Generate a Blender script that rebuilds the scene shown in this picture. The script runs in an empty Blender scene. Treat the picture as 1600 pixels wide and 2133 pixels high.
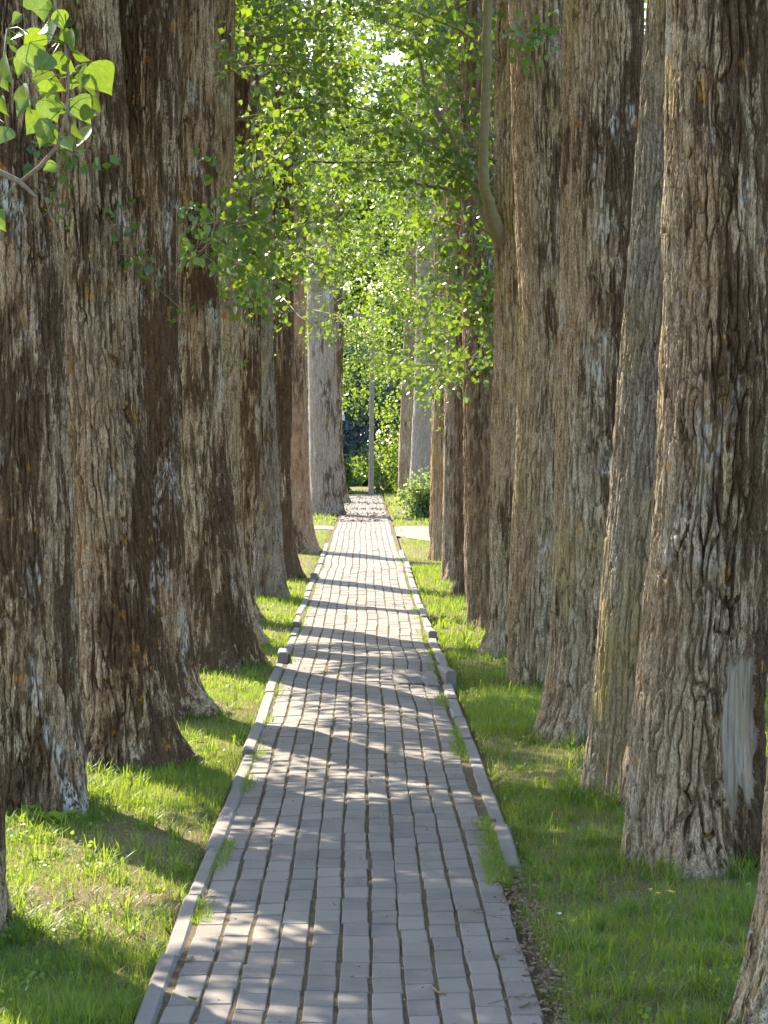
import bpy, math, random
import numpy as np
from mathutils import Vector, Euler, Matrix

# ------------------------------------------------------------------ camera, sky, sun, exposure
sc = bpy.context.scene
F, CX, CY, CAMH = 4850.0, 800.0, 1066.5, 1.65          # focal length in photo pixels
VPX, VPY = 761.0, 930.0                                # where the path vanishes
cam_d = bpy.data.cameras.new("Camera")
cam = bpy.data.objects.new("Camera", cam_d)
sc.collection.objects.link(cam)
cam_d.sensor_fit = 'HORIZONTAL'
cam_d.sensor_width = 36.0
cam_d.lens = 36.0 * F / 1600.0
cam_d.clip_start = 0.05
cam_d.clip_end = 3000.0
cam.location = (0, 0, CAMH)
PITCH = math.atan((CY - VPY) / F)
YAW = -math.atan((CX - VPX) / F)
cam.rotation_euler = (math.pi / 2 - PITCH, 0, YAW)
sc.camera = cam
CROT = np.array(Euler((math.pi / 2 - PITCH, 0, YAW)).to_matrix())

SUN_EL = math.radians(40.0)
SUN_AZ = math.radians(-31.2)                            # clockwise from +Y
world = bpy.data.worlds.new("World")
sc.world = world
world.use_nodes = True
wn = world.node_tree
bg = wn.nodes["Background"]
sky = wn.nodes.new("ShaderNodeTexSky")
sky.sky_type = 'NISHITA'
sky.sun_disc = False
sky.sun_elevation = SUN_EL
sky.sun_rotation = SUN_AZ % (2 * math.pi)
sky.altitude = 100
sky.air_density = 1.0
sky.dust_density = 1.5
sky.ozone_density = 1.0
wn.links.new(sky.outputs[0], bg.inputs[0])
bg.inputs[1].default_value = 0.15

sun_d = bpy.data.lights.new("Sun", 'SUN')
sun_d.energy = 5.0
sun_d.angle = math.radians(0.53)
sun_d.color = (1.0, 0.87, 0.70)
sun = bpy.data.objects.new("Sun", sun_d)
sc.collection.objects.link(sun)
to_sun = Vector((math.sin(SUN_AZ) * math.cos(SUN_EL), math.cos(SUN_AZ) * math.cos(SUN_EL), math.sin(SUN_EL)))
sun.rotation_euler = to_sun.to_track_quat('Z', 'Y').to_euler()
sun.location = to_sun * 60

sc.view_settings.view_transform = 'Standard'
sc.view_settings.look = 'None'
sc.view_settings.exposure = 1.85
sc.view_settings.gamma = 1.0
sc.view_settings.use_curve_mapping = False
sc.render.engine = 'CYCLES'
sc.cycles.use_denoising = True
try:
    sc.cycles.denoiser = 'OPENIMAGEDENOISE'
    sc.cycles.denoising_input_passes = 'RGB_ALBEDO_NORMAL'
except Exception:
    pass
sc.cycles.max_bounces = 8
sc.cycles.diffuse_bounces = 4
sc.cycles.glossy_bounces = 2
sc.cycles.transmission_bounces = 6
sc.cycles.transparent_max_bounces = 4
sc.cycles.sample_clamp_indirect = 6.0

# ------------------------------------------------------------------ helpers
COL = sc.collection
R = random.Random(7)
NP = np.random.default_rng(7)


def ray(px, py):
    v = CROT @ np.array([(px - CX) / F, (CY - py) / F, -1.0])
    return v


def at(px, py, d):
    v = ray(px, py)
    return np.array([0, 0, CAMH]) + v * (d / v[1])


def gnd(px, py):
    v = ray(px, py)
    return np.array([0, 0, CAMH]) + v * (-CAMH / v[2])


def depth(py):
    return gnd(VPX, py)[1]


def lerp(a, b, t):
    return a + (b - a) * t


def sstep(a, b, x):
    t = np.clip((x - a) / (b - a), 0, 1)
    return t * t * (3 - 2 * t)


def _hash(ix, iy, iz, seed):
    h = (ix.astype(np.int64) * 374761393 + iy.astype(np.int64) * 668265263 + iz.astype(np.int64) * 2147483647 + seed * 144665) & 0xFFFFFFFF
    h = ((h ^ (h >> 13)) * 1274126177) & 0xFFFFFFFF
    h = ((h ^ (h >> 16)) * 2246822519) & 0xFFFFFFFF
    return ((h ^ (h >> 15)) & 0xFFFFFF) / float(0xFFFFFF)


def vnoise(x, y, z, seed=0):
    """value noise in -1..1"""
    x, y, z = np.broadcast_arrays(np.asarray(x, float), np.asarray(y, float), np.asarray(z, float))
    ix, iy, iz = np.floor(x), np.floor(y), np.floor(z)
    fx, fy, fz = x - ix, y - iy, z - iz
    fx, fy, fz = [t * t * t * (t * (t * 6 - 15) + 10) for t in (fx, fy, fz)]
    r = 0
    for a in (0, 1):
        wa = fx if a else 1 - fx
        for b in (0, 1):
            wb = fy if b else 1 - fy
            for c in (0, 1):
                wc = fz if c else 1 - fz
                r = r + _hash(ix + a, iy + b, iz + c, seed) * wa * wb * wc
    return r * 2 - 1


def fbm(x, y, z, seed=0, octs=3):
    r, a, f = 0, 1.0, 1.0
    for k in range(octs):
        r = r + a * vnoise(x * f, y * f, z * f, seed + k * 17)
        a *= 0.5
        f *= 2.03
    return r / 1.75


def worley(u, v, pu, seed):
    """2D cells, periodic in u with integer period pu: returns F1, F2"""
    iu, iv = np.floor(u), np.floor(v)
    f1 = np.full(u.shape, 9.0)
    f2 = np.full(u.shape, 9.0)
    zero = np.zeros_like(u)
    for a in (-1, 0, 1):
        for b in (-1, 0, 1):
            cu, cv = iu + a, iv + b
            cw = np.mod(cu, pu)
            du = cu + 0.15 + 0.7 * _hash(cw, cv, zero, seed) - u
            dv = cv + _hash(cw, cv, zero + 1, seed) - v
            d = np.sqrt(du * du + dv * dv)
            f2 = np.minimum(f2, np.maximum(f1, d))
            f1 = np.minimum(f1, d)
    return f1, f2


def np_mesh(name, verts, faces, mats=None, smooth=False):
    """faces: (N,k) int array"""
    me = bpy.data.meshes.new(name)
    verts = np.ascontiguousarray(verts, dtype=np.float32)
    faces = np.ascontiguousarray(faces, dtype=np.int32)
    n, k = faces.shape
    me.vertices.add(len(verts))
    me.vertices.foreach_set("co", verts.ravel())
    me.loops.add(n * k)
    me.loops.foreach_set("vertex_index", faces.ravel())
    me.polygons.add(n)
    me.polygons.foreach_set("loop_start", np.arange(0, n * k, k, dtype=np.int32))
    me.polygons.foreach_set("loop_total", np.full(n, k, dtype=np.int32))
    if smooth:
        me.polygons.foreach_set("use_smooth", np.ones(n, dtype=bool))
    me.update(calc_edges=True)
    me.validate()
    if mats:
        me.materials.append(mats)
    return me


def poly_mesh(name, verts, faces, mat=None, smooth=False):
    me = bpy.data.meshes.new(name)
    me.from_pydata([tuple(v) for v in verts], [], [tuple(f) for f in faces])
    me.update()
    if smooth:
        for p in me.polygons:
            p.use_smooth = True
    if mat:
        me.materials.append(mat)
    return me


def link(name, me, parent=None, loc=None):
    o = bpy.data.objects.new(name, me)
    COL.objects.link(o)
    if parent is not None:
        o.parent = parent
    if loc is not None:
        o.location = loc
    return o


def tag(o, label=None, cat=None, group=None, kind=None):
    if label:
        o["label"] = label
    if cat:
        o["category"] = cat
    if group:
        o["group"] = group
    if kind:
        o["kind"] = kind
    return o


def empty(name, loc, label, cat, group=None):
    o = bpy.data.objects.new(name, None)
    o.empty_display_size = 0.2
    COL.objects.link(o)
    o.location = loc
    return tag(o, label, cat, group)


class Geo:
    """collects tubes and boxes"""

    def __init__(self):
        self.v, self.f = [], []

    def tube(self, pts, rad, n=6, cap=True):
        pts = [Vector(p) for p in pts]
        base = len(self.v)
        m = len(pts)
        if not hasattr(rad, '__len__'):
            rad = [rad] * m
        prev = None
        for i, p in enumerate(pts):
            t = (pts[min(i + 1, m - 1)] - pts[max(i - 1, 0)])
            if t.length < 1e-9:
                t = Vector((0, 0, 1))
            t.normalize()
            if prev is None:
                a = t.orthogonal().normalized()
            else:
                a = prev - t * prev.dot(t)
                a = a.normalized() if a.length > 1e-6 else t.orthogonal().normalized()
            prev = a
            b = t.cross(a)
            for k in range(n):
                th = 2 * math.pi * k / n
                self.v.append(p + (a * math.cos(th) + b * math.sin(th)) * rad[i])
        for i in range(m - 1):
            for k in range(n):
                k2 = (k + 1) % n
                self.f.append((base + i * n + k, base + i * n + k2, base + (i + 1) * n + k2, base + (i + 1) * n + k))
        if cap:
            self.f.append(tuple(base + k for k in reversed(range(n))))
            self.f.append(tuple(base + (m - 1) * n + k for k in range(n)))

    def box(self, x0, x1, y0, y1, z0, z1):
        b = len(self.v)
        for z in (z0, z1):
            for (x, y) in ((x0, y0), (x1, y0), (x1, y1), (x0, y1)):
                self.v.append(Vector((x, y, z)))
        for q in ((3, 2, 1, 0), (4, 5, 6, 7), (0, 1, 5, 4), (1, 2, 6, 5), (2, 3, 7, 6), (3, 0, 4, 7)):
            self.f.append(tuple(b + i for i in q))

    def poly(self, pts):
        b = len(self.v)
        self.v += [Vector(p) for p in pts]
        self.f.append(tuple(range(b, b + len(pts))))

    def mesh(self, name, mat, smooth=False):
        return poly_mesh(name, self.v, self.f, mat, smooth)


# ------------------------------------------------------------------ materials
def new_mat(name):
    m = bpy.data.materials.new(name)
    m.use_nodes = True
    nt = m.node_tree
    bs = nt.nodes["Principled BSDF"]
    return m, nt, bs


class NT:
    def __init__(self, nt):
        self.nt = nt
        self.tc = None

    def n(self, typ, **kw):
        nd = self.nt.nodes.new(typ)
        for k, v in kw.items():
            setattr(nd, k, v)
        return nd

    def l(self, a, b):
        self.nt.links.new(a, b)

    def coord(self, scale, loc=(0, 0, 0), out="Object"):
        if self.tc is None:
            self.tc = self.n("ShaderNodeTexCoord")
        mp = self.n("ShaderNodeMapping")
        mp.inputs["Scale"].default_value = scale
        mp.inputs["Location"].default_value = loc
        self.l(self.tc.outputs[out], mp.inputs[0])
        return mp.outputs[0]

    def noise(self, vec, scale=1.0, detail=4, rough=0.55, dist=0.0):
        nd = self.n("ShaderNodeTexNoise")
        nd.inputs["Scale"].default_value = scale
        nd.inputs["Detail"].default_value = detail
        nd.inputs["Roughness"].default_value = rough
        nd.inputs["Distortion"].default_value = dist
        if vec is not None:
            self.l(vec, nd.inputs["Vector"])
        return nd.outputs[0]

    def ramp(self, fac, stops, interp='LINEAR'):
        nd = self.n("ShaderNodeValToRGB")
        cr = nd.color_ramp
        cr.interpolation = interp
        while len(cr.elements) < len(stops):
            cr.elements.new(0.5)
        for e, (p, c) in zip(cr.elements, stops):
            e.position = p
            e.color = (c, c, c, 1) if not hasattr(c, '__len__') else (*c, 1)
        self.l(fac, nd.inputs[0])
        return nd.outputs[0]

    def math(self, op, a, b=None):
        nd = self.n("ShaderNodeMath", operation=op)
        for i, x in enumerate((a, b)):
            if x is None:
                continue
            if hasattr(x, 'links') or hasattr(x, 'is_linked'):
                self.l(x, nd.inputs[i])
            else:
                nd.inputs[i].default_value = x
        return nd.outputs[0]

    def mix(self, fac, a, b, blend='MIX'):
        nd = self.n("ShaderNodeMix", data_type='RGBA', blend_type=blend)
        ia, ib = nd.inputs[6], nd.inputs[7]
        if hasattr(fac, 'is_linked'):
            self.l(fac, nd.inputs[0])
        else:
            nd.inputs[0].default_value = fac
        for s, x in ((ia, a), (ib, b)):
            if hasattr(x, 'is_linked'):
                self.l(x, s)
            else:
                s.default_value = (*x, 1)
        return nd.outputs[2]

    def bump(self, h, strength, dist, bs, prev=None):
        nd = self.n("ShaderNodeBump")
        nd.inputs["Strength"].default_value = strength
        nd.inputs["Distance"].default_value = dist
        self.l(h, nd.inputs["Height"])
        if prev is not None:
            self.l(prev, nd.inputs["Normal"])
        if bs is not None:
            self.l(nd.outputs[0], bs.inputs["Normal"])
        return nd.outputs[0]


def bark_mat(name, seed, moss=0.5, olive=0.2, orange=0.5, pale=0.3, tint=(0.35, 0.27, 0.165), light=(0.64, 0.535, 0.375), moss_shade_dir=None):
    m, nt, bs = new_mat(name)
    T = NT(nt)
    off = (seed * 3.17, seed * 1.71, seed * 5.3)
    big = T.noise(T.coord((3, 3, 0.9), off), 1.0, 3)
    streak = T.noise(T.coord((40, 40, 4.2), off), 1.0, 6, 0.68, 0.6)
    fine = T.noise(T.coord((170, 170, 60), off), 1.0, 4, 0.75)
    base = T.mix(T.ramp(streak, [(0.40, 0.0), (0.60, 1.0)]), tuple(c_ * .8 for c_ in tint), light)
    base = T.mix(T.ramp(big, [(0.35, 0.0), (0.7, 0.6)]), base, tuple(c * k for c, k in zip(tint, (1.05, 0.82, 0.68))))
    spk = T.mix(T.ramp(fine, [(0.36, 0.0), (0.62, 1.0)]), (0.36, 0.33, 0.29), (1.25, 1.25, 1.25))
    base = T.mix(1.0, base, spk, 'MULTIPLY')
    # olive-yellow dust lichen
    if olive > 0:
        om = T.math('MULTIPLY', T.ramp(T.noise(T.coord((2.6, 2.6, 1.1), (off[1], off[2], off[0])), 1.0, 5, 0.6),
                                       [(0.66 - 0.22 * olive, 0.0), (0.80 - 0.14 * olive, 0.8)]),
                    T.ramp(fine, [(0.38, 0.2), (0.6, 1.0)]))
        base = T.mix(om, base, (0.42, 0.32, 0.075))
    # dark brown moss and algae in streaky patches
    if moss > 0:
        mb = T.noise(T.coord((2.3, 2.3, 1.2), (off[2], off[0], off[1])), 1.0, 4, 0.6, 0.4)
        ms = T.noise(T.coord((24, 24, 2.6), (off[2], off[1], off[0])), 1.0, 6, 0.72, 0.5)
        v = T.math('ADD', T.math('MULTIPLY', mb, 0.80), T.math('MULTIPLY', ms, 1.15))
        if moss_shade_dir:
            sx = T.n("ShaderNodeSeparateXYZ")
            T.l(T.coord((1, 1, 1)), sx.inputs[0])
            v = T.math('ADD', v, T.math('MULTIPLY', sx.outputs[0], moss_shade_dir))  # moss leans to one side, also painting in shade that separates the trunks
        c = 1.0 + 0.40 * (0.5 - moss)
        mm = T.ramp(T.math('ADD', T.math('SUBTRACT', v, c), 0.5), [(0.46, 0.0), (0.56, 0.95)])
        dk = T.mix(T.ramp(fine, [(0.35, 0.0), (0.65, 1.0)]), (0.042, 0.025, 0.012), (0.13, 0.080, 0.040))
        base = T.mix(mm, base, dk)
    # pale grey-blue lichen crust
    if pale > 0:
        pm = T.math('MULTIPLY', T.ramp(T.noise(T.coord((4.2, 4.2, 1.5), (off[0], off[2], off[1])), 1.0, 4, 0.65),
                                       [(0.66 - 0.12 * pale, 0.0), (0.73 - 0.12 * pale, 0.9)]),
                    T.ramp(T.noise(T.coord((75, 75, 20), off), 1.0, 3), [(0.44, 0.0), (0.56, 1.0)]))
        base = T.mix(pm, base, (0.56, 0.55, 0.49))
    # orange lichen spots
    if orange > 0:
        rm = T.math('MULTIPLY', T.ramp(T.noise(T.coord((11, 11, 7), off), 1.0, 3, 0.6), [(0.672 - 0.025 * orange, 0.0), (0.70 - 0.025 * orange, 0.9)]),
                    T.ramp(fine, [(0.40, 0.0), (0.55, 1.0)]))
        base = T.mix(rm, base, (0.50, 0.25, 0.04))
    T.l(base, bs.inputs["Base Color"])
    bs.inputs["Roughness"].default_value = 0.9
    bs.inputs["Specular IOR Level"].default_value = 0.2
    vor = T.n("ShaderNodeTexVoronoi", feature='DISTANCE_TO_EDGE')
    vor.inputs["Scale"].default_value = 1.0
    wv_ = T.n("ShaderNodeVectorMath", operation='ADD')
    nz_ = T.n("ShaderNodeTexNoise")
    nz_.inputs["Scale"].default_value = 30
    T.l(T.coord((1, 1, .5), off), nz_.inputs["Vector"])
    T.l(T.coord((80, 80, 26), off), wv_.inputs[0])
    T.l(nz_.outputs["Color"], wv_.inputs[1])
    T.l(wv_.outputs[0], vor.inputs["Vector"])
    crack = T.ramp(vor.outputs["Distance"], [(0.0, 0.0), (0.14, 1.0)])
    b1 = T.bump(crack, 0.6, 0.004, None)
    b2 = T.bump(streak, 0.8, 0.010, None, b1)
    T.bump(fine, 0.8, 0.0035, bs, b2)
    return m


def wood_mat():
    m, nt, bs = new_mat("bare_wood")
    T = NT(nt)
    g = T.noise(T.coord((45, 45, 2.2)), 1.0, 6, 0.7, 0.4)
    w = T.noise(T.coord((9, 9, 4)), 1.0, 3)
    c = T.mix(T.ramp(g, [(0.38, 0.0), (0.62, 1.0)]), (0.15, 0.115, 0.08), (0.37, 0.325, 0.265))
    c = T.mix(T.ramp(w, [(0.42, 0.0), (0.68, 0.75)]), c, (0.27, 0.185, 0.105))
    k_ = T.noise(T.coord((60, 60, 1.3), (3, 1, 2)), 1.0, 4, 0.6, 0.6)
    c = T.mix(T.ramp(k_, [(0.56, 0.0), (0.60, 0.85), (0.64, 0.0)]), c, (0.07, 0.05, 0.035))
    ra = T.n("ShaderNodeAttribute", attribute_name="rim")
    rv_ = T.math('ADD', ra.outputs["Fac"], T.math('MULTIPLY', T.math('SUBTRACT', w, 0.5), 0.9))
    c = T.mix(T.ramp(rv_, [(0.70, 1.0), (1.0, 0.0)]), c, (0.17, 0.125, 0.08))
    T.l(c, bs.inputs["Base Color"])
    bs.inputs["Roughness"].default_value = 0.8
    T.bump(g, 0.5, 0.004, bs)
    return m


def leaf_mat(name, dark, mid, yellow, trans, tfac=0.45, rough=0.32, spec=0.6):
    m, nt, bs = new_mat(name)
    T = NT(nt)
    gi = T.n("ShaderNodeNewGeometry")
    rnd = gi.outputs["Random Per Island"]
    c = T.ramp(rnd, [(0.0, dark), (0.55, mid), (0.93, mid), (1.0, yellow)])
    T.l(c, bs.inputs["Base Color"])
    bs.inputs["Roughness"].default_value = rough
    bs.inputs["Specular IOR Level"].default_value = spec
    tr = T.n("ShaderNodeBsdfTranslucent")
    hs = T.mix(T.ramp(rnd, [(0.0, 0.0), (1.0, 1.0)]), trans, (min(1, trans[0] * 1.45), min(1, trans[1] * 1.12), trans[2] * 0.9))
    T.l(hs, tr.inputs["Color"])
    mx = T.n("ShaderNodeMixShader")
    mx.inputs[0].default_value = tfac
    T.l(bs.outputs[0], mx.inputs[1])
    T.l(tr.outputs[0], mx.inputs[2])
    T.l(mx.outputs[0], nt.nodes["Material Output"].inputs["Surface"])
    return m


def big_leaf_mat():
    m = leaf_mat("veined_leaf", (0.035, 0.09, 0.035), (0.065, 0.145, 0.04), (0.20, 0.22, 0.03), (0.19, 0.34, 0.016), 0.38, 0.34, 0.9)
    nt = m.node_tree
    T = NT(nt)
    bs = nt.nodes["Principled BSDF"]
    sx = T.n("ShaderNodeSeparateXYZ")
    T.l(T.coord((1, 1, 1)), sx.inputs[0])
    ax = T.math('ABSOLUTE', sx.outputs[0])
    mid = T.ramp(ax, [(0.0, 1.0), (0.022, 0.0)])
    w = T.math('FRACT', T.math('MULTIPLY', T.math('SUBTRACT', sx.outputs[1], T.math('MULTIPLY', ax, 0.75)), 6.5))
    side = T.ramp(T.math('ABSOLUTE', T.math('SUBTRACT', w, 0.5)), [(0.0, 0.8), (0.07, 0.0)])
    vein = T.math('MAXIMUM', mid, side)
    mot = T.ramp(T.noise(T.coord((9, 9, 9)), 1.0, 5, 0.65), [(0.35, 0.75), (0.7, 1.15)])
    old = bs.inputs["Base Color"].links[0].from_socket
    c = T.mix(1.0, old, mot, 'MULTIPLY')
    c = T.mix(T.math('MULTIPLY', vein, 0.55), c, (0.17, 0.24, 0.07))
    T.l(c, bs.inputs["Base Color"])
    tr = [n for n in nt.nodes if n.type == 'BSDF_TRANSLUCENT'][0]
    oldt = tr.inputs["Color"].links[0].from_socket
    ct = T.mix(1.0, oldt, mot, 'MULTIPLY')
    ct = T.mix(T.math('MULTIPLY', vein, 0.5), ct, (0.10, 0.16, 0.02))
    T.l(ct, tr.inputs["Color"])
    T.bump(vein, 0.35, 0.02, bs)
    return m


def concrete_mat(name, a, b, warm, bumps=0.35):
    m, nt, bs = new_mat(name)
    T = NT(nt)
    gi = T.n("ShaderNodeNewGeometry")
    oi = T.n("ShaderNodeObjectInfo")
    fr = T.math('FRACT', T.math('ADD', gi.outputs["Random Per Island"], oi.outputs["Random"]))
    tc = T.n("ShaderNodeNewGeometry").outputs["Position"]

    def pn(s, d=4, r=0.6):
        nd = T.n("ShaderNodeTexNoise")
        nd.inputs["Scale"].default_value = s
        nd.inputs["Detail"].default_value = d
        nd.inputs["Roughness"].default_value = r
        T.l(tc, nd.inputs["Vector"])
        return nd.outputs[0]
    c = T.mix(fr, a, b)
    blot = pn(5.5, 4)
    c = T.mix(T.ramp(blot, [(0.36, 0.0), (0.72, 0.7)]), c, warm)
    grit = pn(330, 2, 0.8)
    g = T.mix(T.ramp(grit, [(0.3, 0.0), (0.7, 1.0)]), (0.78, 0.78, 0.78), (1.18, 1.18, 1.18))
    c = T.mix(1.0, c, g, 'MULTIPLY')
    stain = pn(38, 5, 0.7)
    c = T.mix(T.ramp(stain, [(0.62, 0.0), (0.72, 0.55)]), c, tuple(x * 0.45 for x in warm))
    soil = pn(1.7, 6, 0.7)
    c = T.mix(T.math('MULTIPLY', T.ramp(soil, [(0.50, 0.0), (0.68, 0.6)]), T.ramp(stain, [(0.35, 0.2), (0.6, 1.0)])), c, (0.125, 0.10, 0.07))
    T.l(c, bs.inputs["Base Color"])
    bs.inputs["Roughness"].default_value = 0.82
    bs.inputs["Specular IOR Level"].default_value = 0.3
    b1 = T.bump(grit, bumps, 0.0012, None)
    T.bump(stain, 0.4, 0.003, bs, b1)
    return m


def simple_mat(name, a, b, scale=8.0, rough=0.85, bump=0.3, dist=0.01, spec=0.25, detail=5):
    m, nt, bs = new_mat(name)
    T = NT(nt)
    g = T.n("ShaderNodeNewGeometry").outputs["Position"]
    n = T.n("ShaderNodeTexNoise")
    n.inputs["Scale"].default_value = scale
    n.inputs["Detail"].default_value = detail
    n.inputs["Roughness"].default_value = 0.65
    T.l(g, n.inputs["Vector"])
    c = T.mix(T.ramp(n.outputs[0], [(0.33, 0.0), (0.67, 1.0)]), a, b)
    T.l(c, bs.inputs["Base Color"])
    bs.inputs["Roughness"].default_value = rough
    bs.inputs["Specular IOR Level"].default_value = spec
    if bump:
        T.bump(n.outputs[0], bump, dist, bs)
    return m


def ground_mat():
    m, nt, bs = new_mat("soil_and_thatch")
    T = NT(nt)
    g = T.n("ShaderNodeNewGeometry").outputs["Position"]

    def pn(s, d=5):
        nd = T.n("ShaderNodeTexNoise")
        nd.inputs["Scale"].default_value = s
        nd.inputs["Detail"].default_value = d
        nd.inputs["Roughness"].default_value = 0.65
        T.l(g, nd.inputs["Vector"])
        return nd.outputs[0]
    c = T.mix(T.ramp(pn(1.1), [(0.4, 0.0), (0.62, 1.0)]), (0.075, 0.095, 0.025), (0.15, 0.115, 0.055))
    c = T.mix(T.ramp(pn(60), [(0.35, 0.0), (0.65, 1.0)]), c, (0.19, 0.155, 0.085))
    c = T.mix(T.ramp(pn(160, 3), [(0.55, 0.0), (0.7, 0.6)]), c, (0.05, 0.04, 0.02))
    T.l(c, bs.inputs["Base Color"])
    bs.inputs["Roughness"].default_value = 0.95
    bs.inputs["Specular IOR Level"].default_value = 0.1
    T.bump(pn(70), 0.8, 0.02, bs)
    return m


M = {}
M['leaf'] = leaf_mat("poplar_leaf", (0.026, 0.075, 0.034), (0.050, 0.125, 0.038), (0.20, 0.22, 0.03), (0.17, 0.30, 0.014), 0.46, 0.32, 0.75)
M['big_leaf'] = big_leaf_mat()
M['leaf_far'] = leaf_mat("far_leaf", (0.032, 0.075, 0.03), (0.06, 0.125, 0.035), (0.14, 0.18, 0.03), (0.22, 0.37, 0.022), 0.46, 0.36, 0.6)
M['leaf_haze'] = leaf_mat("haze_blue_needle", (0.05, 0.085, 0.085), (0.08, 0.12, 0.12), (0.10, 0.14, 0.12), (0.10, 0.15, 0.11), 0.2, 0.6, 0.3)  # blue tint painted in for distant haze and deep shade
M['leaf_shrub'] = leaf_mat("shrub_leaf", (0.06, 0.12, 0.05), (0.11, 0.19, 0.075), (0.19, 0.24, 0.11), (0.28, 0.42, 0.08), 0.4, 0.4, 0.5)
M['grass'] = leaf_mat("grass_blade", (0.045, 0.115, 0.028), (0.085, 0.17, 0.032), (0.34, 0.28, 0.12), (0.25, 0.40, 0.028), 0.45, 0.5, 0.35)
M['straw'] = leaf_mat("dry_straw", (0.22, 0.17, 0.08), (0.36, 0.29, 0.15), (0.45, 0.38, 0.22), (0.35, 0.27, 0.12), 0.25, 0.6, 0.3)
M['weed'] = leaf_mat("weed_leaf", (0.06, 0.14, 0.035), (0.10, 0.22, 0.045), (0.16, 0.27, 0.05), (0.28, 0.46, 0.05), 0.4, 0.4, 0.5)
M['paver'] = concrete_mat("concrete_paver", (0.128, 0.124, 0.116), (0.215, 0.20, 0.178), (0.245, 0.21, 0.168))
M['kerb'] = concrete_mat("concrete_kerb", (0.16, 0.153, 0.144), (0.20, 0.19, 0.178), (0.225, 0.208, 0.183))
M['joint'] = simple_mat("joint_sand_and_moss", (0.075, 0.066, 0.036), (0.15, 0.118, 0.068), 45, 0.95, 0.9, 0.01, 0.1)
M['ground'] = ground_mat()
M['dirt'] = simple_mat("trodden_dirt", (0.19, 0.155, 0.12), (0.28, 0.235, 0.19), 6, 0.95, 0.6, 0.02, 0.1)
M['litterpath'] = simple_mat("littered_path", (0.13, 0.10, 0.075), (0.30, 0.255, 0.21), 5, 0.95, 0.8, 0.03, 0.1)
M['asphalt'] = simple_mat("asphalt", (0.10, 0.10, 0.105), (0.15, 0.15, 0.155), 30, 0.9, 0.3, 0.005)
M['pole'] = simple_mat("pole_concrete", (0.19, 0.165, 0.125), (0.28, 0.24, 0.19), 9, 0.85, 0.3, 0.004)
M['cable'] = simple_mat("cable_rubber", (0.012, 0.012, 0.012), (0.02, 0.02, 0.02), 20, 0.6, 0.0)
M['limb'] = simple_mat("limb_bark", (0.14, 0.125, 0.075), (0.24, 0.21, 0.14), 26, 0.9, 0.6, 0.01, 0.15)
M['twig'] = simple_mat("twig_bark", (0.16, 0.125, 0.085), (0.27, 0.22, 0.16), 60, 0.85, 0.3, 0.004, 0.2)
M['litter'] = simple_mat("dry_litter", (0.16, 0.10, 0.06), (0.34, 0.25, 0.16), 90, 0.9, 0.3, 0.003, 0.2)
M['wood'] = wood_mat()
M['cutwood'] = simple_mat("sawn_stub_wood", (0.21, 0.19, 0.10), (0.36, 0.29, 0.18), 40, 0.9, 0.5, 0.004, 0.1)
M['siding'] = simple_mat("pale_blue_siding", (0.30, 0.38, 0.42), (0.35, 0.43, 0.47), 3, 0.6, 0.0)
M['trim'] = simple_mat("white_trim", (0.50, 0.52, 0.53), (0.56, 0.58, 0.58), 3, 0.5, 0.0)
M['roof'] = simple_mat("grey_blue_roof_sheet", (0.22, 0.27, 0.32), (0.28, 0.33, 0.38), 4, 0.4, 0.0, spec=0.5)
M['glass'] = simple_mat("window_glass", (0.05, 0.06, 0.07), (0.06, 0.07, 0.08), 2, 0.08, 0.0, spec=0.6)
M['yellow'] = simple_mat("yellow_petal", (0.75, 0.55, 0.02), (0.8, 0.62, 0.03), 50, 0.4, 0.0)
M['pink'] = simple_mat("pink_petal", (0.62, 0.32, 0.42), (0.72, 0.45, 0.52), 90, 0.6, 0.0)
M['white'] = simple_mat("white_petal", (0.7, 0.68, 0.64), (0.78, 0.76, 0.72), 90, 0.6, 0.0)

# ------------------------------------------------------------------ terrain shape
PXL, PXR = -0.585, 0.515             # edges of the paved field


def hz(x, y):
    """heave of the paving"""
    h = 0.030 * vnoise(x * 0.9, y * 0.42, 3.3, 5) + 0.009 * vnoise(x * 2.2, y * 1.3, 8.3, 6)
    h = h + 0.045 * np.exp(-((y - 17.3) / 0.55) ** 2 - ((x - 0.35) / 0.5) ** 2)
    h = h + 0.035 * np.exp(-((y - 22.6) / 0.8) ** 2)
    h = h - 0.03 * np.exp(-((y - 20.0) / 1.2) ** 2)
    h = h + 0.03 * np.exp(-((y - 13.2) / 0.6) ** 2 - ((x + 0.5) / 0.5) ** 2)
    return h


def gh(x, y):
    """lawn height"""
    near = sstep(200, 60, y) * sstep(25, 8, np.abs(x))
    h = near * (0.028 * fbm(x * 0.8, y * 0.8, 1.7, 11, 3) + 0.010 * vnoise(x * 4, y * 4, 0.3, 12)) - 0.018
    xr = np.where(y < 9.2, 0.485, 0.595)
    inside = sstep(-0.675, -0.645, x) * sstep(xr + 0.03, xr, x) * sstep(80.7, 80.4, y)
    return lerp(h, -0.09, inside)


def sgn_grid(dense_lo, dense_hi, step, lo, hi, g=1.28):
    a = list(np.arange(dense_lo, dense_hi + 1e-6, step))
    s, p = step, dense_hi
    while p < hi:
        s *= g
        p = min(p + s, hi)
        a.append(p)
    s, p = step, dense_lo
    b = []
    while p > lo:
        s *= g
        p = max(p - s, lo)
        b.append(p)
    return np.array(b[::-1] + a)


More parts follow.
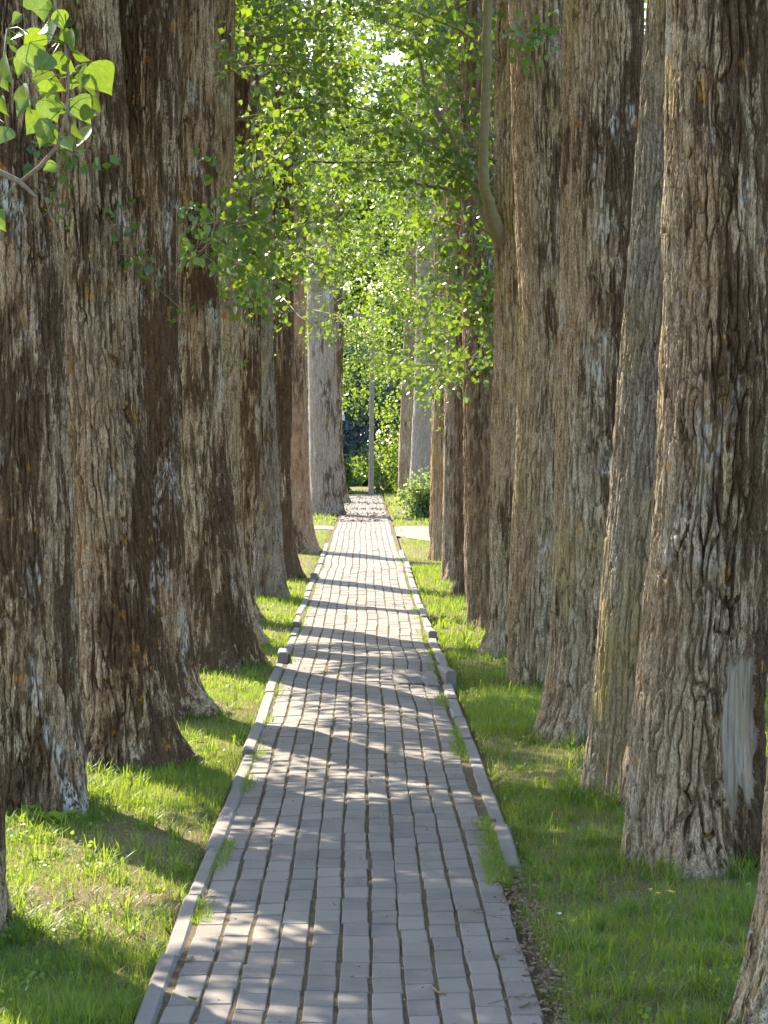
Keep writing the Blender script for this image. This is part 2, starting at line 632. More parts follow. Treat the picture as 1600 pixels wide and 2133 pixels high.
def sheet(name, xs, ys, zf, mat, kind='structure', parent=None, smooth=True):
    X, Y = np.meshgrid(xs, ys)
    Z = zf(X, Y) if callable(zf) else np.full(X.shape, zf)
    v = np.stack([X.ravel(), Y.ravel(), Z.ravel()], 1)
    nx, ny = len(xs), len(ys)
    i = (np.arange(ny - 1)[:, None] * nx + np.arange(nx - 1)[None, :]).ravel()
    f = np.stack([i, i + 1, i + nx + 1, i + nx], 1)
    o = link(name, np_mesh(name, v, f, mat, smooth), parent)
    if kind:
        o["kind"] = kind
    return o


ground = sheet("ground", sgn_grid(-3.2, 3.2, 0.1, -900, 900), sgn_grid(4.0, 50.0, 0.12, -60, 2500), gh, M['ground'])

# ------------------------------------------------------------------ paving
path = sheet("paved_path", np.arange(PXL - 0.055, PXR + 0.066, 0.081), np.arange(5.0, 80.5, 0.1), lambda x, y: np.where((x > 0.525) & (y < 9.1), -.08, hz(x, y) - 0.007 + 0.004 * vnoise(x * 9, y * 9, 0, 19)), M['joint'])


def paver_mesh(name, seed):
    r = random.Random(seed)
    w, l, t, b = 0.0443, 0.0978, 0.06, 0.004
    def ring(dx, dz):
        return [(-w + dx, -l + dx, dz), (w - dx, -l + dx, dz), (w - dx, l - dx, dz), (-w + dx, l - dx, dz)]
    v = []
    jit = [(r.uniform(-.0018, .0018), r.uniform(-.0018, .0018)) for _ in range(4)]
    for dx, dz in ((0, -t), (0, -b), (b * 0.9, 0)):
        for (p, j) in zip(ring(dx, dz), jit):
            v.append((p[0] + j[0], p[1] + j[1], p[2]))
    f = [(8, 9, 10, 11), (3, 2, 1, 0)]
    for k in range(2):
        for i in range(4):
            j = (i + 1) % 4
            f.append((k * 4 + i, k * 4 + j, k * 4 + 4 + j, k * 4 + 4 + i))
    return poly_mesh(name, v, f, M['paver'])


PAV = [paver_mesh("paver", s) for s in range(8)]
PV = [(np.array([v.co[:] for v in m.vertices]), [tuple(p.vertices) for p in m.polygons]) for m in PAV]
pavers = []
for c in range(11):
    x0 = PXL + 0.05 + c * 0.1
    y = 5.2 + R.uniform(0, 0.2)
    while y < 80:
        if True:
            wob = 0.020 * float(vnoise(y * 0.5, 2.0, 0.5, 21)) + 0.009 * float(vnoise(y * 1.1, c * 0.7, 0.5, 22))
            pavers.append((y, c, x0 + wob + R.uniform(-.003, .003)))
        y += 0.2 + R.uniform(-0.004, 0.006)
order = sorted([p for p in pavers if p[0] > 6.35], key=lambda p: p[0])
single = set(order[:296])
sv, sf = [], []
for p in pavers:
    y, c, x = p
    k = R.randrange(8)
    e = 0.05
    zc = float(hz(x, y))
    sx = (float(hz(x + e, y)) - float(hz(x - e, y))) / (2 * e)
    sy = (float(hz(x, y + e)) - float(hz(x, y - e))) / (2 * e)
    rot = Euler((math.atan(sy) + R.gauss(0, .006), -math.atan(sx) + R.gauss(0, .009), R.gauss(0, .009)))
    z = zc + R.gauss(0, 0.0012)
    if 16.0 < y < 16.6 and c >= 8:
        z += 0.025
        rot.x += 0.12
        rot.z += 0.2
    if p in single:
        o = link("paver", PAV[k], path, (x, y, z))
        o.rotation_euler = rot
    else:
        mv = PV[k][0] @ np.array(rot.to_matrix()).T + np.array([x, y, z])
        b = len(sv)
        sv.extend(mv.tolist())
        sf.extend([tuple(i + b for i in f) for f in PV[k][1]])
o = link("pavers", poly_mesh("pavers", sv, sf, M['paver']), path)
tag(o, kind='stuff')


def kerb_mesh(w):
    h, l, b = 0.2, 0.494, 0.012
    prof = [(-w, -h), (w, -h), (w, -b * 1.2), (w - b, 0), (-w + b, 0), (-w, -b * 1.2)]
    v = [(x, -l, z) for x, z in prof] + [(x, -l + .006, z) for x, z in prof] + [(x, l - .006, z) for x, z in prof] + [(x, l, z) for x, z in prof]
    v = [(x * (0.94 if i < 6 or i >= 18 else 1), y, z - (0.005 if (i < 6 or i >= 18) and z > -.1 else 0)) for i, (x, y, z) in enumerate(v)]
    f = [tuple(reversed(range(6))), tuple(range(18, 24))]
    f[0], f[1] = tuple(range(6)), tuple(reversed(range(18, 24)))
    for s in range(3):
        for i in range(6):
            j = (i + 1) % 6
            f.append((s * 6 + j, s * 6 + i, s * 6 + 6 + i, s * 6 + 6 + j))
    return poly_mesh("kerb_stone", v, f, M['kerb'])


KM = {0: kerb_mesh(0.032), 1: kerb_mesh(0.037)}
kl = list(np.arange(5.45, 39.0, 1.005))
for i, y0 in enumerate(kl):                                   # kerb on the mossy row's side
    yc = y0 + 0.5
    flush = yc < 9.3
    x = -0.632 + 0.018 * float(vnoise(yc * 0.3, 5, 5, 31))
    top = float(hz(-0.6, yc)) + (0.004 if flush else 0.008 + R.uniform(-.004, .004))
    rx, rz = R.gauss(0, .006), R.gauss(0, .007)
    if abs(y0 - 17.5) < 0.51:
        top += 0.055
        rx = -0.05
        rz = 0.03
    if abs(y0 - 28.6) < 0.51:
        top += 0.05
        rx = -0.06
    o = link("kerb_stone", KM[0 if flush else 1], path, (x, yc, top))
    o.rotation_euler = (rx, R.gauss(0, .02), rz)
for i, y0 in enumerate(np.arange(9.05, 37.0, 1.005)):         # kerb on the lichened row's side
    yc = y0 + 0.5
    x = 0.575 + 0.014 * float(vnoise(yc * 0.4, 9, 5, 32))
    top = float(hz(0.55, yc)) + (0.010 if yc > 13 else -0.002) + R.uniform(-.004, .004)
    rx, rz = R.gauss(0, .006), R.gauss(0, .008)
    if abs(y0 - 16.1) < 0.51:
        top += 0.045
        rx = -0.05
        rz = 0.04
    if abs(y0 - 20.2) < 0.51:
        top += 0.03
        rx = -0.04
    o = link("kerb_stone", KM[1], path, (x, yc, top))
    o.rotation_euler = (rx, R.gauss(0, .02), rz)

# dirt paths and the road at the far end
def strip(name, ya, yb, x0, x1, mat, lift):
    xs = np.arange(x0, x1 + 1e-6, 0.4)
    rows = 7
    v, f = [], []
    for j in range(rows):
        t = j / (rows - 1)
        yy = ya(xs) * (1 - t) + yb(xs) * t
        zz = gh(xs, yy) + lift
        zz = np.where((np.abs(xs + 0.03) < 0.72), -0.045, zz)
        v += np.stack([xs, yy, zz], 1).tolist()
    n = len(xs)
    for j in range(rows - 1):
        for i in range(n - 1):
            f.append((j * n + i, j * n + i + 1, (j + 1) * n + i + 1, (j + 1) * n + i))
    o = link(name, poly_mesh(name, v, f, mat, True))
    o["kind"] = "structure"
    return o


def jag(x, s):
    return 0.25 * vnoise(x * 1.3, 0, s, 41) + 0.12 * vnoise(x * 4, 0, s, 42)


strip("dirt_path", lambda x: 46.6 - 1.1 * sstep(0, 1.2, x) * 5.5 + jag(x, 1.5), lambda x: 48.6 - 0.5 * np.maximum(x, 0) + jag(x, 7.5), -14, 14, M['dirt'], 0.012)
strip("road", lambda x: 88 + 0 * x, lambda x: 94 + 0 * x, -60, 60, M['asphalt'], 0.006)

# ------------------------------------------------------------------ leaf and branch builders
LEAF4 = np.array([[0, 0, 0], [-0.46, 0.30, 0.07], [-0.33, 0.62, 0.06], [0, 1, -0.06], [0.33, 0.62, 0.06], [0.46, 0.30, 0.07]])
LEAF4F = np.array([[0, 1, 2, 3], [0, 3, 4, 5]])
LEAF2 = np.array([[0, 0, 0], [-0.48, 0.42, 0.06], [0, 1, 0], [0.48, 0.42, 0.06]])
LEAF2F = np.array([[0, 1, 2], [0, 2, 3]])


def norm(a):
    return a / np.maximum(np.linalg.norm(a, axis=1, keepdims=True), 1e-9)


def leaves_arrays(P, A, size, rng, shape=LEAF4, faces=LEAF4F, droop=None):
    n = len(P)
    A = norm(A)
    U = norm(rng.normal(size=(n, 3)))
    X = norm(np.cross(A, U))
    Z = np.cross(X, A)
    s = size[:, None, None]
    V = P[:, None, :] + s * (shape[None, :, 0:1] * X[:, None, :] + shape[None, :, 1:2] * A[:, None, :] + shape[None, :, 2:3] * Z[:, None, :])
    k = len(shape)
    Fc = (np.arange(n) * k)[:, None, None] + faces[None]
    return V.reshape(-1, 3), Fc.reshape(-1, faces.shape[1])


def curve_pts(p0, d0, length, droop, n, rng, wob=0.12):
    pts = [np.array(p0, float)]
    d = np.array(d0, float)
    d /= np.linalg.norm(d)
    for i in range(n):
        d = d + rng.normal(size=3) * wob + np.array([0, 0, -droop])
        d /= np.linalg.norm(d)
        pts.append(pts[-1] + d * length / n)
    return pts


def branch(parent, p0, d0, length, r0, ntwig, nleaf, lsize, seed, droop=0.03, twl=0.5, mat='leaf', shape4=True, start=0.25, wob=0.12, sway=0.25, poly=None):
    """a limb with its twigs as one mesh; its leaves as a child"""
    rng = np.random.default_rng(seed)
    G = Geo()
    o0 = np.array(parent.location[:])
    if poly is None:
        pts = curve_pts(np.array(p0) - o0, d0, length, droop, 9, rng, wob)
    else:
        q_ = np.array(poly) - o0
        tt = np.linspace(0, len(q_) - 1, 10)
        pts = [np.array([np.interp(t_, range(len(q_)), q_[:, k_]) for k_ in range(3)]) + rng.normal(size=3) * .012 for t_ in tt]
    rad = [r0 * (1 - 0.82 * i / 9) for i in range(10)]
    G.tube(pts, rad, 7 if r0 > 0.02 else 5)
    LP, LA = [], []
    for t in range(ntwig):
        s = start + (1 - start) * (t + rng.random()) / ntwig
        i = min(int(s * 9), 8)
        a = lerp(pts[i], pts[i + 1], s * 9 - i)
        dd = pts[i + 1] - pts[i]
        dd = dd / np.linalg.norm(dd)
        side = rng.normal(size=3)
        side -= dd * side.dot(dd)
        side /= np.linalg.norm(side)
        td = dd * rng.uniform(0.3, 0.9) + side * rng.uniform(0.5, 1.0) + np.array([0, 0, rng.uniform(-.1, .35)])
        tl = twl * rng.uniform(0.45, 1.2) * (1.15 - 0.5 * s)
        tp = curve_pts(a, td, tl, 0.06, 5, rng, 0.18)
        tr = max(0.0022, r0 * 0.22 * (1 - 0.5 * s))
        G.tube(tp, [tr * (1 - 0.14 * k) for k in range(6)], 3, False)
        m = max(3, int(nleaf * tl / twl * rng.uniform(0.7, 1.3)))
        for q in range(m):
            u = min(0.999, 0.12 + 0.9 * (q + rng.random()) / m) * 5
            j = min(int(u), 4)
            b = lerp(tp[j], tp[j + 1], min(1, u - j))
            off = rng.normal(size=3)
            off /= np.linalg.norm(off)
            LP.append(b + off * rng.uniform(0.02, 0.075))
            LA.append(off * 0.9 + np.array([0, 0, -0.55]) + rng.normal(size=3) * sway)
    b = link("branch", G.mesh("branch", M['limb'] if r0 > 0.018 else M['twig'], True), parent)
    LP, LA = np.array(LP), np.array(LA)
    sz = lsize * rng.uniform(0.6, 1.2, len(LP))
    if shape4:
        V, Fc = leaves_arrays(LP, LA, sz, rng)
    else:
        V, Fc = leaves_arrays(LP, LA, sz, rng, LEAF2, LEAF2F)
    f = link("foliage", np_mesh("foliage", V, Fc, M[mat]), b)
    f["kind"] = "stuff"
    return b


def crown_mesh(seed, z0, z1, rad, nclump, per, lsize, mat, squash=1.0, lowfrac=0.0, cl=(0.35, 0.6)):
    """leaf clumps through a crown's volume; local coordinates"""
    rng = np.random.default_rng(seed)
    P, A = [], []
    for i in range(nclump):
        t = rng.random() ** 0.9
        z = lerp(z0, z1, t)
        prof = math.sin(math.pi * min(1, max(0.08, (t * 0.86 + 0.14)))) ** 0.6
        th = rng.random() * 2 * math.pi
        rr = rad * prof * math.sqrt(rng.uniform(0.06, 1.0))
        c = np.array([rr * math.cos(th), rr * math.sin(th) * squash, z])
        s = rng.uniform(*cl)
        m = int(per * rng.uniform(0.5, 1.5))
        d = rng.normal(size=(m, 3))
        d = norm(d) * (rng.random((m, 1)) ** 0.45) * s * np.array([1, 1, 0.75])
        P.append(c + d)
        A.append(d / s + np.array([0, 0, -0.5]) + rng.normal(size=(m, 3)) * 0.5)
    P, A = np.concatenate(P), np.concatenate(A)
    V, Fc = leaves_arrays(P, A, lsize * rng.uniform(0.65, 1.25, len(P)), rng, LEAF2, LEAF2F)
    return np_mesh("crown", V, Fc, M[mat])


# ------------------------------------------------------------------ the poplar rows
UPPER = [crown_mesh(100 + k, 5.6, 17.5, 1.7, 62, 70, 0.09, 'leaf', cl=(0.25, 0.55)) for k in range(4)]


def trunk_mesh(spec):
    """(verts, quads, mask) in coordinates local to the tree base"""
    d, side, r0, seed = spec['d'], spec['side'], spec['r'], spec['seed']
    flare, fh = spec.get('flare', 0.10), spec.get('fh', 0.30)
    edges = spec['edges']                                   # [(photo y, photo x of the inner edge)]
    ez = np.array([at(px, py, d)[2] for py, px in edges])
    ex = np.array([at(px, py, d)[0] for py, px in edges])
    k = np.argsort(ez)
    ez, ex = ez[k], ex[k]
    top = spec.get('top', 13.0)
    vis = min(top, CAMH + 960 / F * d)
    cell = spec.get('cell', 0.037)
    sp = (0.0048 if d < 19 else 0.0058 if d < 40 else .008) * max(d, 8.5) / 9.35   # spacing round the side that faces the path
    lo, hi = -math.pi / 2 - 2.0, -math.pi / 2 + 2.0
    nf = int(4.0 * r0 * 1.1 / sp)
    th = np.concatenate([np.linspace(lo, hi, nf, endpoint=False), np.linspace(hi, lo + 2 * math.pi, max(24, nf // 8), endpoint=False)])
    nth = len(th)
    dz = (0.0135 if d < 19 else 0.020) * max(d, 8.5) / 9.35
    z = np.concatenate([np.arange(-0.12, vis, dz), np.linspace(vis, top, 24)])
    TH, Z = np.meshgrid(th, z)
    tap = np.clip(1 - 0.030 * Z, 0.25, 2) * np.where(Z > 7, np.clip(1 - (Z - 7) * 0.09, 0.25, 1), 1)
    rb = r0 * tap
    fl = flare * np.exp(-np.maximum(Z, 0) / fh)
    lob = 1 + 0.45 * np.cos(TH * spec.get('lobes', 5) + seed) + 0.3 * np.cos(TH * 3 + seed * 2.3)
    rmean = rb[:, 0] + flare * np.exp(-np.maximum(z, 0) / fh)
    slope = (ex[-1] - ex[0]) / max(ez[-1] - ez[0], 0.1)
    exi = np.interp(z, ez, ex)
    exi = np.where(z > ez[-1], ex[-1] + np.clip(slope, -.03, .03) * (z - ez[-1]), exi)
    cx = exi + side * rmean
    ksm = np.ones(9) / 9                                    # smooth the axis
    cx = np.convolve(np.pad(cx, 4, mode='edge'), ksm, 'valid')
    rad = rb + fl * lob
    C, S = np.cos(TH), np.sin(TH)
    # low lumps
    rad = rad * (1 + 0.045 * fbm(C * 1.3, S * 1.3, Z * 0.7 + seed, seed, 3) + 0.02 * np.cos(2 * TH + seed))
    if 'bulge' in spec:
        for (bz, bth, bs, ba, bh) in spec['bulge']:
            dth = np.angle(np.exp(1j * (TH - bth)))
            rad = rad + ba * np.exp(-(dth / bs) ** 2 - ((Z - bz) / np.where(Z > bz, 0.07, bh)) ** 2)
    # furrowed bark
    pu = max(8, int(round(2 * math.pi * r0 / cell)))
    u = np.mod(TH, 2 * math.pi) / (2 * math.pi) * pu
    v = Z / (cell * spec.get('aspect', 10.0))
    wu = 0.42 * fbm(C * 3, S * 3, Z * 2.6, seed + 3, 3) + 0.20 * vnoise(C * 11, S * 11, Z * 17, seed + 4)
    wv = 0.9 * vnoise(C * 7, S * 7, Z * 5, seed + 5)
    f1, f2 = worley(u + wu, v + wv, pu, seed)
    deep = 0.5 + 0.5 * vnoise(C * 4, S * 4, Z * 3, seed + 8)
    ridge = sstep(0.03, 0.14 + 0.16 * deep, f2 - f1)
    g1, g2 = worley((u + wu * 1.3) * 2, v * 2.6 + wv, pu * 2, seed + 9)
    ridge2 = sstep(0.0, 0.22, g2 - g1)
    amp = spec.get('amp', 0.025) * (0.85 + 0.5 * vnoise(C * 1.5, S * 1.5, Z * 0.8, seed + 6))
    plate = vnoise((u + wu) * 0.9, v * 1.7, 3, seed + 10)
    grain = fbm(C * 26, S * 26, Z * 22, seed + 7, 2)
    disp = 1.35 * amp * (ridge * (0.85 + 0.30 * plate) - 0.8) + 0.26 * amp * (ridge2 - 0.7) + 0.0042 * grain
    mask = None
    if 'scar' in spec:
        z0, z1, phi0, hw = spec['scar']
        dth = np.angle(np.exp(1j * (TH - phi0 - 0.10 * (z1 - Z))))
        t = (Z - z0) / (z1 - z0)
        w = hw * (0.62 + 0.5 * np.sin(np.clip(t, 0, 1) * 2.6 + .3)) + 0.05 * vnoise(Z * 9, TH * 3, 1, 55) + 0.03 * vnoise(Z * 30, TH * 9, 1, 58)
        rag = 0.16 * vnoise(TH * 14, 0, 0, 56) + 0.06 * vnoise(TH * 40, 0, 0, 59)
        edge = sstep(1.30, 0.85, np.abs(dth) / w) * sstep(-0.02 + rag, 0.12 + rag, t) * sstep(1.04 + .7 * rag, 0.92 + .7 * rag, t)
        lip = np.exp(-((edge - 0.25) / 0.18) ** 2)
        disp = lerp(disp, -0.026 + 0.0007 * vnoise(TH * 28, Z * 1.5, 2, 57), edge) + 0.008 * lip
        mask = edge > 0.5
        spec['_rim'] = edge.ravel()
    rad = rad + disp
    # root
    rs = random.Random(seed * 13)
    extra = [] if spec.get('noroots') else [(rs.uniform(-3.0, -0.1), rs.uniform(.04, .12), rs.uniform(.14, .30), rs.uniform(.10, .22)) for _ in range(5)]
    for (rth, rlen, rw, rh) in list(spec.get('roots', [])) + extra:
        dth = np.angle(np.exp(1j * (TH - rth)))
        rad = rad + rlen * np.exp(-(dth / rw) ** 2) * np.exp(-(np.maximum(Z, 0) / rh))
    yd = 0.02 * vnoise(Z * 0.5, seed, 1, 77)
    bx = cx[np.searchsorted(z, 0.3)]
    X = cx[:, None] - bx + rad * C
    Y = yd + rad * S
    nz = len(z)
    V = np.stack([X.ravel(), Y.ravel(), Z.ravel()], 1)
    i = np.arange(nz - 1)[:, None] * nth
    j = np.arange(nth)[None, :]
    jn = (j + 1) % nth
    Fq = np.stack([(i + j), (i + jn), (i + nth + jn), (i + nth + j)], 2).reshape(-1, 4)
    fm = None
    if mask is not None:
        mm = mask.ravel()
        fm = mm[Fq].sum(1) >= 3
    axis = (z, cx, rb[:, 0])
    return V, Fq, fm, bx, axis


def poplar(name, spec):
    V, Fq, fm, bx, axis = trunk_mesh(spec)
    base = (bx, spec['d'], 0.0)
    root = empty(name, base, spec['label'], 'tree', spec['group'])
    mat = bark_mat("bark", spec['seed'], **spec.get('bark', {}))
    if fm is None:
        link("trunk", np_mesh("trunk", V, Fq, mat, True), root)
    else:
        def sub(sel, nm, mt):
            idx = np.unique(Fq[sel])
            rm = np.zeros(len(V), int)
            rm[idx] = np.arange(len(idx))
            return link(nm, np_mesh(nm, V[idx], rm[Fq[sel]], mt, True), root)
        sub(~fm, "trunk", mat)
        o = sub(fm, "bare_wood", M['wood'])
        at_ = o.data.attributes.new("rim", 'FLOAT', 'POINT')
        at_.data.foreach_set("value", np.ascontiguousarray(spec['_rim'][np.unique(Fq[fm])], dtype=np.float32))
        o["label"] = "smooth pale bare wood where the bark is stripped"
    if spec.get('crown', True):
        z, cx, rr = axis
        c = link("crown", UPPER[spec['seed'] % 4], root, (float(np.interp(10, z, cx)) - bx, 0, 0))
        c.rotation_euler = (0, 0, spec['seed'] * 1.3)
        c["kind"] = "stuff"
    root["_ax"] = 0
    del root["_ax"]
    AX[id(spec)] = axis
    return root


AX = {}


def surf(spec, z, dx=0.0, dy=0.0):
    """a point inside the trunk at height z"""
    zz, cx, rr = AX[id(spec)]
    return np.array([float(np.interp(z, zz, cx)) + dx, spec['d'] + dy, z])


LG, RG = "poplars of the dark-mossed row", "poplars of the lichened grey-brown row"
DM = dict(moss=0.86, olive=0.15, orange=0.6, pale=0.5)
LM = dict(moss=0.45, olive=0.55, orange=0.25, pale=0.30)
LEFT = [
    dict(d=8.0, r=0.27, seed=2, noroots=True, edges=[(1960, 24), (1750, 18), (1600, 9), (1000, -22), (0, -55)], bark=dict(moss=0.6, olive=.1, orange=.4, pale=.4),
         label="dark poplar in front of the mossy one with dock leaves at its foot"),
    dict(d=10.75, r=0.235, seed=3, edges=[(1700, 190), (1500, 173), (1250, 160), (1000, 148), (711, 134), (300, 118), (0, 100)], flare=0.05, bark=dict(moss=0.66, moss_shade_dir=-.15, olive=.1, orange=.7, pale=.85),
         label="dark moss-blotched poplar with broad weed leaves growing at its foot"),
    dict(d=12.35, r=0.25, seed=4, edges=[(1590, 392), (1540, 372), (1400, 346), (1250, 331), (1050, 316), (711, 288), (350, 272), (0, 247)], flare=0.10, fh=.22, bark=dict(moss=0.60, moss_shade_dir=.5, olive=.25, orange=1.2, pale=.5),
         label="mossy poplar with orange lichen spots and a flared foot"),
    dict(d=14.55, r=0.235, seed=5, edges=[(1480, 430), (1420, 405), (1300, 391), (1050, 378), (711, 370), (350, 369), (0, 368)], flare=0.08, roots=[(-0.35, 0.24, 0.28, 0.10)], bark=dict(moss=0.86, moss_shade_dir=-.3, olive=.1, orange=.3, pale=.9, tint=(.31, .22, .13)),
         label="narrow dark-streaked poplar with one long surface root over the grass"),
    dict(d=17.6, r=0.255, seed=6, edges=[(1395, 545), (1330, 522), (1200, 503), (1000, 478), (711, 457), (350, 444), (0, 441)], flare=0.14, fh=.25, bark=dict(moss=0.62, moss_shade_dir=.2, olive=.15, orange=.4, pale=.6, tint=(.35, .25, .15)),
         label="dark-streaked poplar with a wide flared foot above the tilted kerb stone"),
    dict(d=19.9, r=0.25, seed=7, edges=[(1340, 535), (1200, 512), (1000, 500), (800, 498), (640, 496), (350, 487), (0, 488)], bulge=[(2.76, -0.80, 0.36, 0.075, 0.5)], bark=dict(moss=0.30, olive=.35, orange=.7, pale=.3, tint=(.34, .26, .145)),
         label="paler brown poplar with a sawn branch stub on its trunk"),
    dict(d=22.2, r=0.245, seed=8, edges=[(1300, 524), (1200, 528), (1000, 543), (711, 543), (350, 540), (0, 538)], bark=dict(moss=0.90, moss_shade_dir=-.3, olive=.1, orange=.3, pale=.7, tint=(.29, .22, .135)),
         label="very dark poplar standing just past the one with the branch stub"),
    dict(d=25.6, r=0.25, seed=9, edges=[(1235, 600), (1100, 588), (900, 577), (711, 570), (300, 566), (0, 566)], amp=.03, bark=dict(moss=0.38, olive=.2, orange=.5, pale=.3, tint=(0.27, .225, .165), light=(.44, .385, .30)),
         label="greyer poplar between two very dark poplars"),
    dict(d=29.3, r=0.25, seed=10, edges=[(1205, 632), (1120, 612), (950, 606), (711, 611), (300, 612), (0, 615)], flare=.14, bark=dict(moss=0.80, moss_shade_dir=.3, olive=.1, orange=.3, pale=.3, tint=(.3, .21, .13)),
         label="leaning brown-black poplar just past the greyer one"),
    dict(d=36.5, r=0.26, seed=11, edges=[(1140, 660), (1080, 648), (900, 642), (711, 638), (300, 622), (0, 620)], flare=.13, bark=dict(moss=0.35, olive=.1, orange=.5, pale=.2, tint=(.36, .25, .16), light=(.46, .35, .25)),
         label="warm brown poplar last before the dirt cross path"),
    dict(d=56.5, r=0.38, seed=12, edges=[(1068, 718), (1000, 711), (850, 704), (700, 697), (300, 688), (0, 680)], flare=.12, bark=dict(moss=0.36, moss_shade_dir=.35, olive=.15, orange=.9, pale=.5, tint=(.31, .265, .21), light=(.47, .42, .36)), cell=.06,
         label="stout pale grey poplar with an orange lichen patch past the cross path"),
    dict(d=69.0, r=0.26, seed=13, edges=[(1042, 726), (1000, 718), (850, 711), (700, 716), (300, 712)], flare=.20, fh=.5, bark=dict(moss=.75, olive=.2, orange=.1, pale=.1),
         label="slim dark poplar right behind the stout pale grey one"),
]
RIGHT = [
    dict(d=6.55, r=0.25, seed=21, edges=[(2133, 1528), (2000, 1562), (1850, 1585), (1600, 1602), (1000, 1625), (0, 1650)], flare=.09, fh=.25, amp=.036, cell=.05, roots=[(-2.4, .06, .25, .2), (-1.5, .05, .2, .25)], bark=dict(LM),
         label="poplar standing in front of the one with stripped bark"),
    dict(d=9.35, r=0.262, seed=22, edges=[(1800, 1298), (1700, 1302), (1500, 1319), (1300, 1341), (1000, 1366), (700, 1381), (300, 1385), (0, 1388)], flare=.05, amp=.027, cell=.043,
         scar=(0.17, 0.86, -1.03, 0.30), bark=dict(moss=0.46, moss_shade_dir=0.65, olive=.45, orange=.4, pale=.5),
         label="deeply furrowed poplar with a pale strip of bare wood near its foot"),
    dict(d=11.1, r=0.25, seed=23, edges=[(1650, 1218), (1500, 1234), (1350, 1245), (1150, 1262), (900, 1283), (650, 1302), (400, 1320), (250, 1328), (0, 1346)], flare=.05, amp=.019, cell=.034, bark=dict(moss=0.12, moss_shade_dir=.35, olive=.6, orange=.35, pale=.1, tint=(.27, .225, .16), light=(.44, .39, .30)),
         label="smoother grey-brown poplar right behind the one with stripped bark"),
    dict(d=13.3, r=0.262, seed=24, edges=[(1535, 1113), (1480, 1130), (1350, 1147), (1150, 1154), (900, 1160), (650, 1166), (300, 1170), (0, 1172)], flare=.05, amp=.024, cell=.036, bark=dict(moss=0.50, moss_shade_dir=0.75, olive=.5, orange=.2, pale=.65),
         label="poplar with dark stains and pale lichen between two smooth grey-brown ones"),
    dict(d=16.45, r=0.245, seed=25, edges=[(1425, 1050), (1350, 1056), (1250, 1060), (1050, 1070), (850, 1078), (650, 1086), (300, 1070), (0, 1063)], flare=.03, amp=.024, cell=.036, bark=dict(moss=0.30, moss_shade_dir=.75, olive=.75, orange=.1, pale=.25),
         label="olive-lichened poplar with brown grass and litter at its foot"),
    dict(d=18.6, r=0.25, seed=26, edges=[(1370, 1020), (1250, 1020), (1050, 1022), (850, 1027), (650, 1032), (300, 1031), (0, 1036)], flare=.03, amp=.024, cell=.036, bark=dict(moss=0.42, moss_shade_dir=.5, olive=.8, orange=.6, pale=.1),
         label="poplar with an upright green limb forking off its trunk"),
    dict(d=21.3, r=0.24, seed=27, edges=[(1310, 972), (1200, 968), (1000, 966), (800, 965), (400, 960), (0, 958)], flare=.03, bark=dict(moss=0.35, moss_shade_dir=.5, olive=.3, orange=.1, pale=.1, tint=(.22, .165, .105), light=(.40, .32, .22)),
         label="grey-brown poplar after the one with the upright green limb"),
    dict(d=25.6, r=0.25, seed=28, edges=[(1245, 944), (1100, 944), (900, 946), (700, 950), (300, 950)], flare=.03, bark=dict(moss=0.6, olive=.1, orange=.1, pale=.1, tint=(.19, .145, .10), light=(.34, .27, .19)),
         label="darkest poplar of the lichened row, amid low leafy sprays"),
    dict(d=29.0, r=0.24, seed=29, edges=[(1210, 920), (1100, 922), (900, 925), (700, 928), (300, 930)], flare=.03, bark=dict(moss=0.1, olive=.2, orange=.1, pale=.2, tint=(.26, .20, .14), light=(.44, .36, .26)),
         label="pale brown poplar behind low leafy sprays"),
    dict(d=34.3, r=0.26, seed=30, edges=[(1165, 893), (1050, 896), (900, 899), (700, 902), (300, 905)], flare=.04, bark=dict(moss=0.15, olive=.3, orange=.2, pale=.1, tint=(.32, .215, .12), light=(.50, .37, .23)),
         label="warm brown poplar at the corner of the dirt cross path"),
    dict(d=62.0, r=0.32, seed=31, edges=[(1040, 848), (1000, 853), (850, 861), (700, 866), (450, 868), (0, 866)], flare=.06, bark=dict(moss=0.0, olive=.1, orange=.0, pale=.6, tint=(.31, .28, .24), light=(.46, .42, .37)), amp=.02,
         label="pale silver-grey poplar rising behind the leafy shrub"),
    dict(d=70.0, r=0.22, seed=32, edges=[(1030, 828), (900, 832), (700, 842), (450, 846), (0, 850)], flare=.03, bark=dict(moss=0.2, olive=.1, orange=.0, pale=.0, tint=(.24, .16, .11)),
         label="slim brown poplar beside the pale silver-grey one"),
]
for s in LEFT:
    s['side'], s['group'] = -1, LG
for s in RIGHT:
    s['side'], s['group'] = 1, RG
LT = [poplar("poplar_tree", s) for s in LEFT]
SHADE_CROWNS = [crown_mesh(140 + k, -1.35, 1.5, 0.72, 30, 130, 0.085, 'leaf', squash=1.8, cl=(0.20, 0.42)) for k in range(4)]  # unseen leaf slabs added along the sun rays to shade the near path
for k, t in enumerate(LT[:7]):
    if k == 0:
        continue
    c = link("added_shade_crown", SHADE_CROWNS[k % 4], t, (-0.95 + 0.1 * math.sin(k * 2.1), 0.2 * math.cos(k * 3.3), 4.75 + .2 * math.sin(k * 1.7)))
    c["kind"] = "stuff"
    if k in (1, 2, 3):
        c = link("added_shade_crown", SHADE_CROWNS[(k + 2) % 4], t, (-1.0, 0.7, 4.6))
        c["kind"] = "stuff"
RT = [poplar("poplar_tree", s) for s in RIGHT]

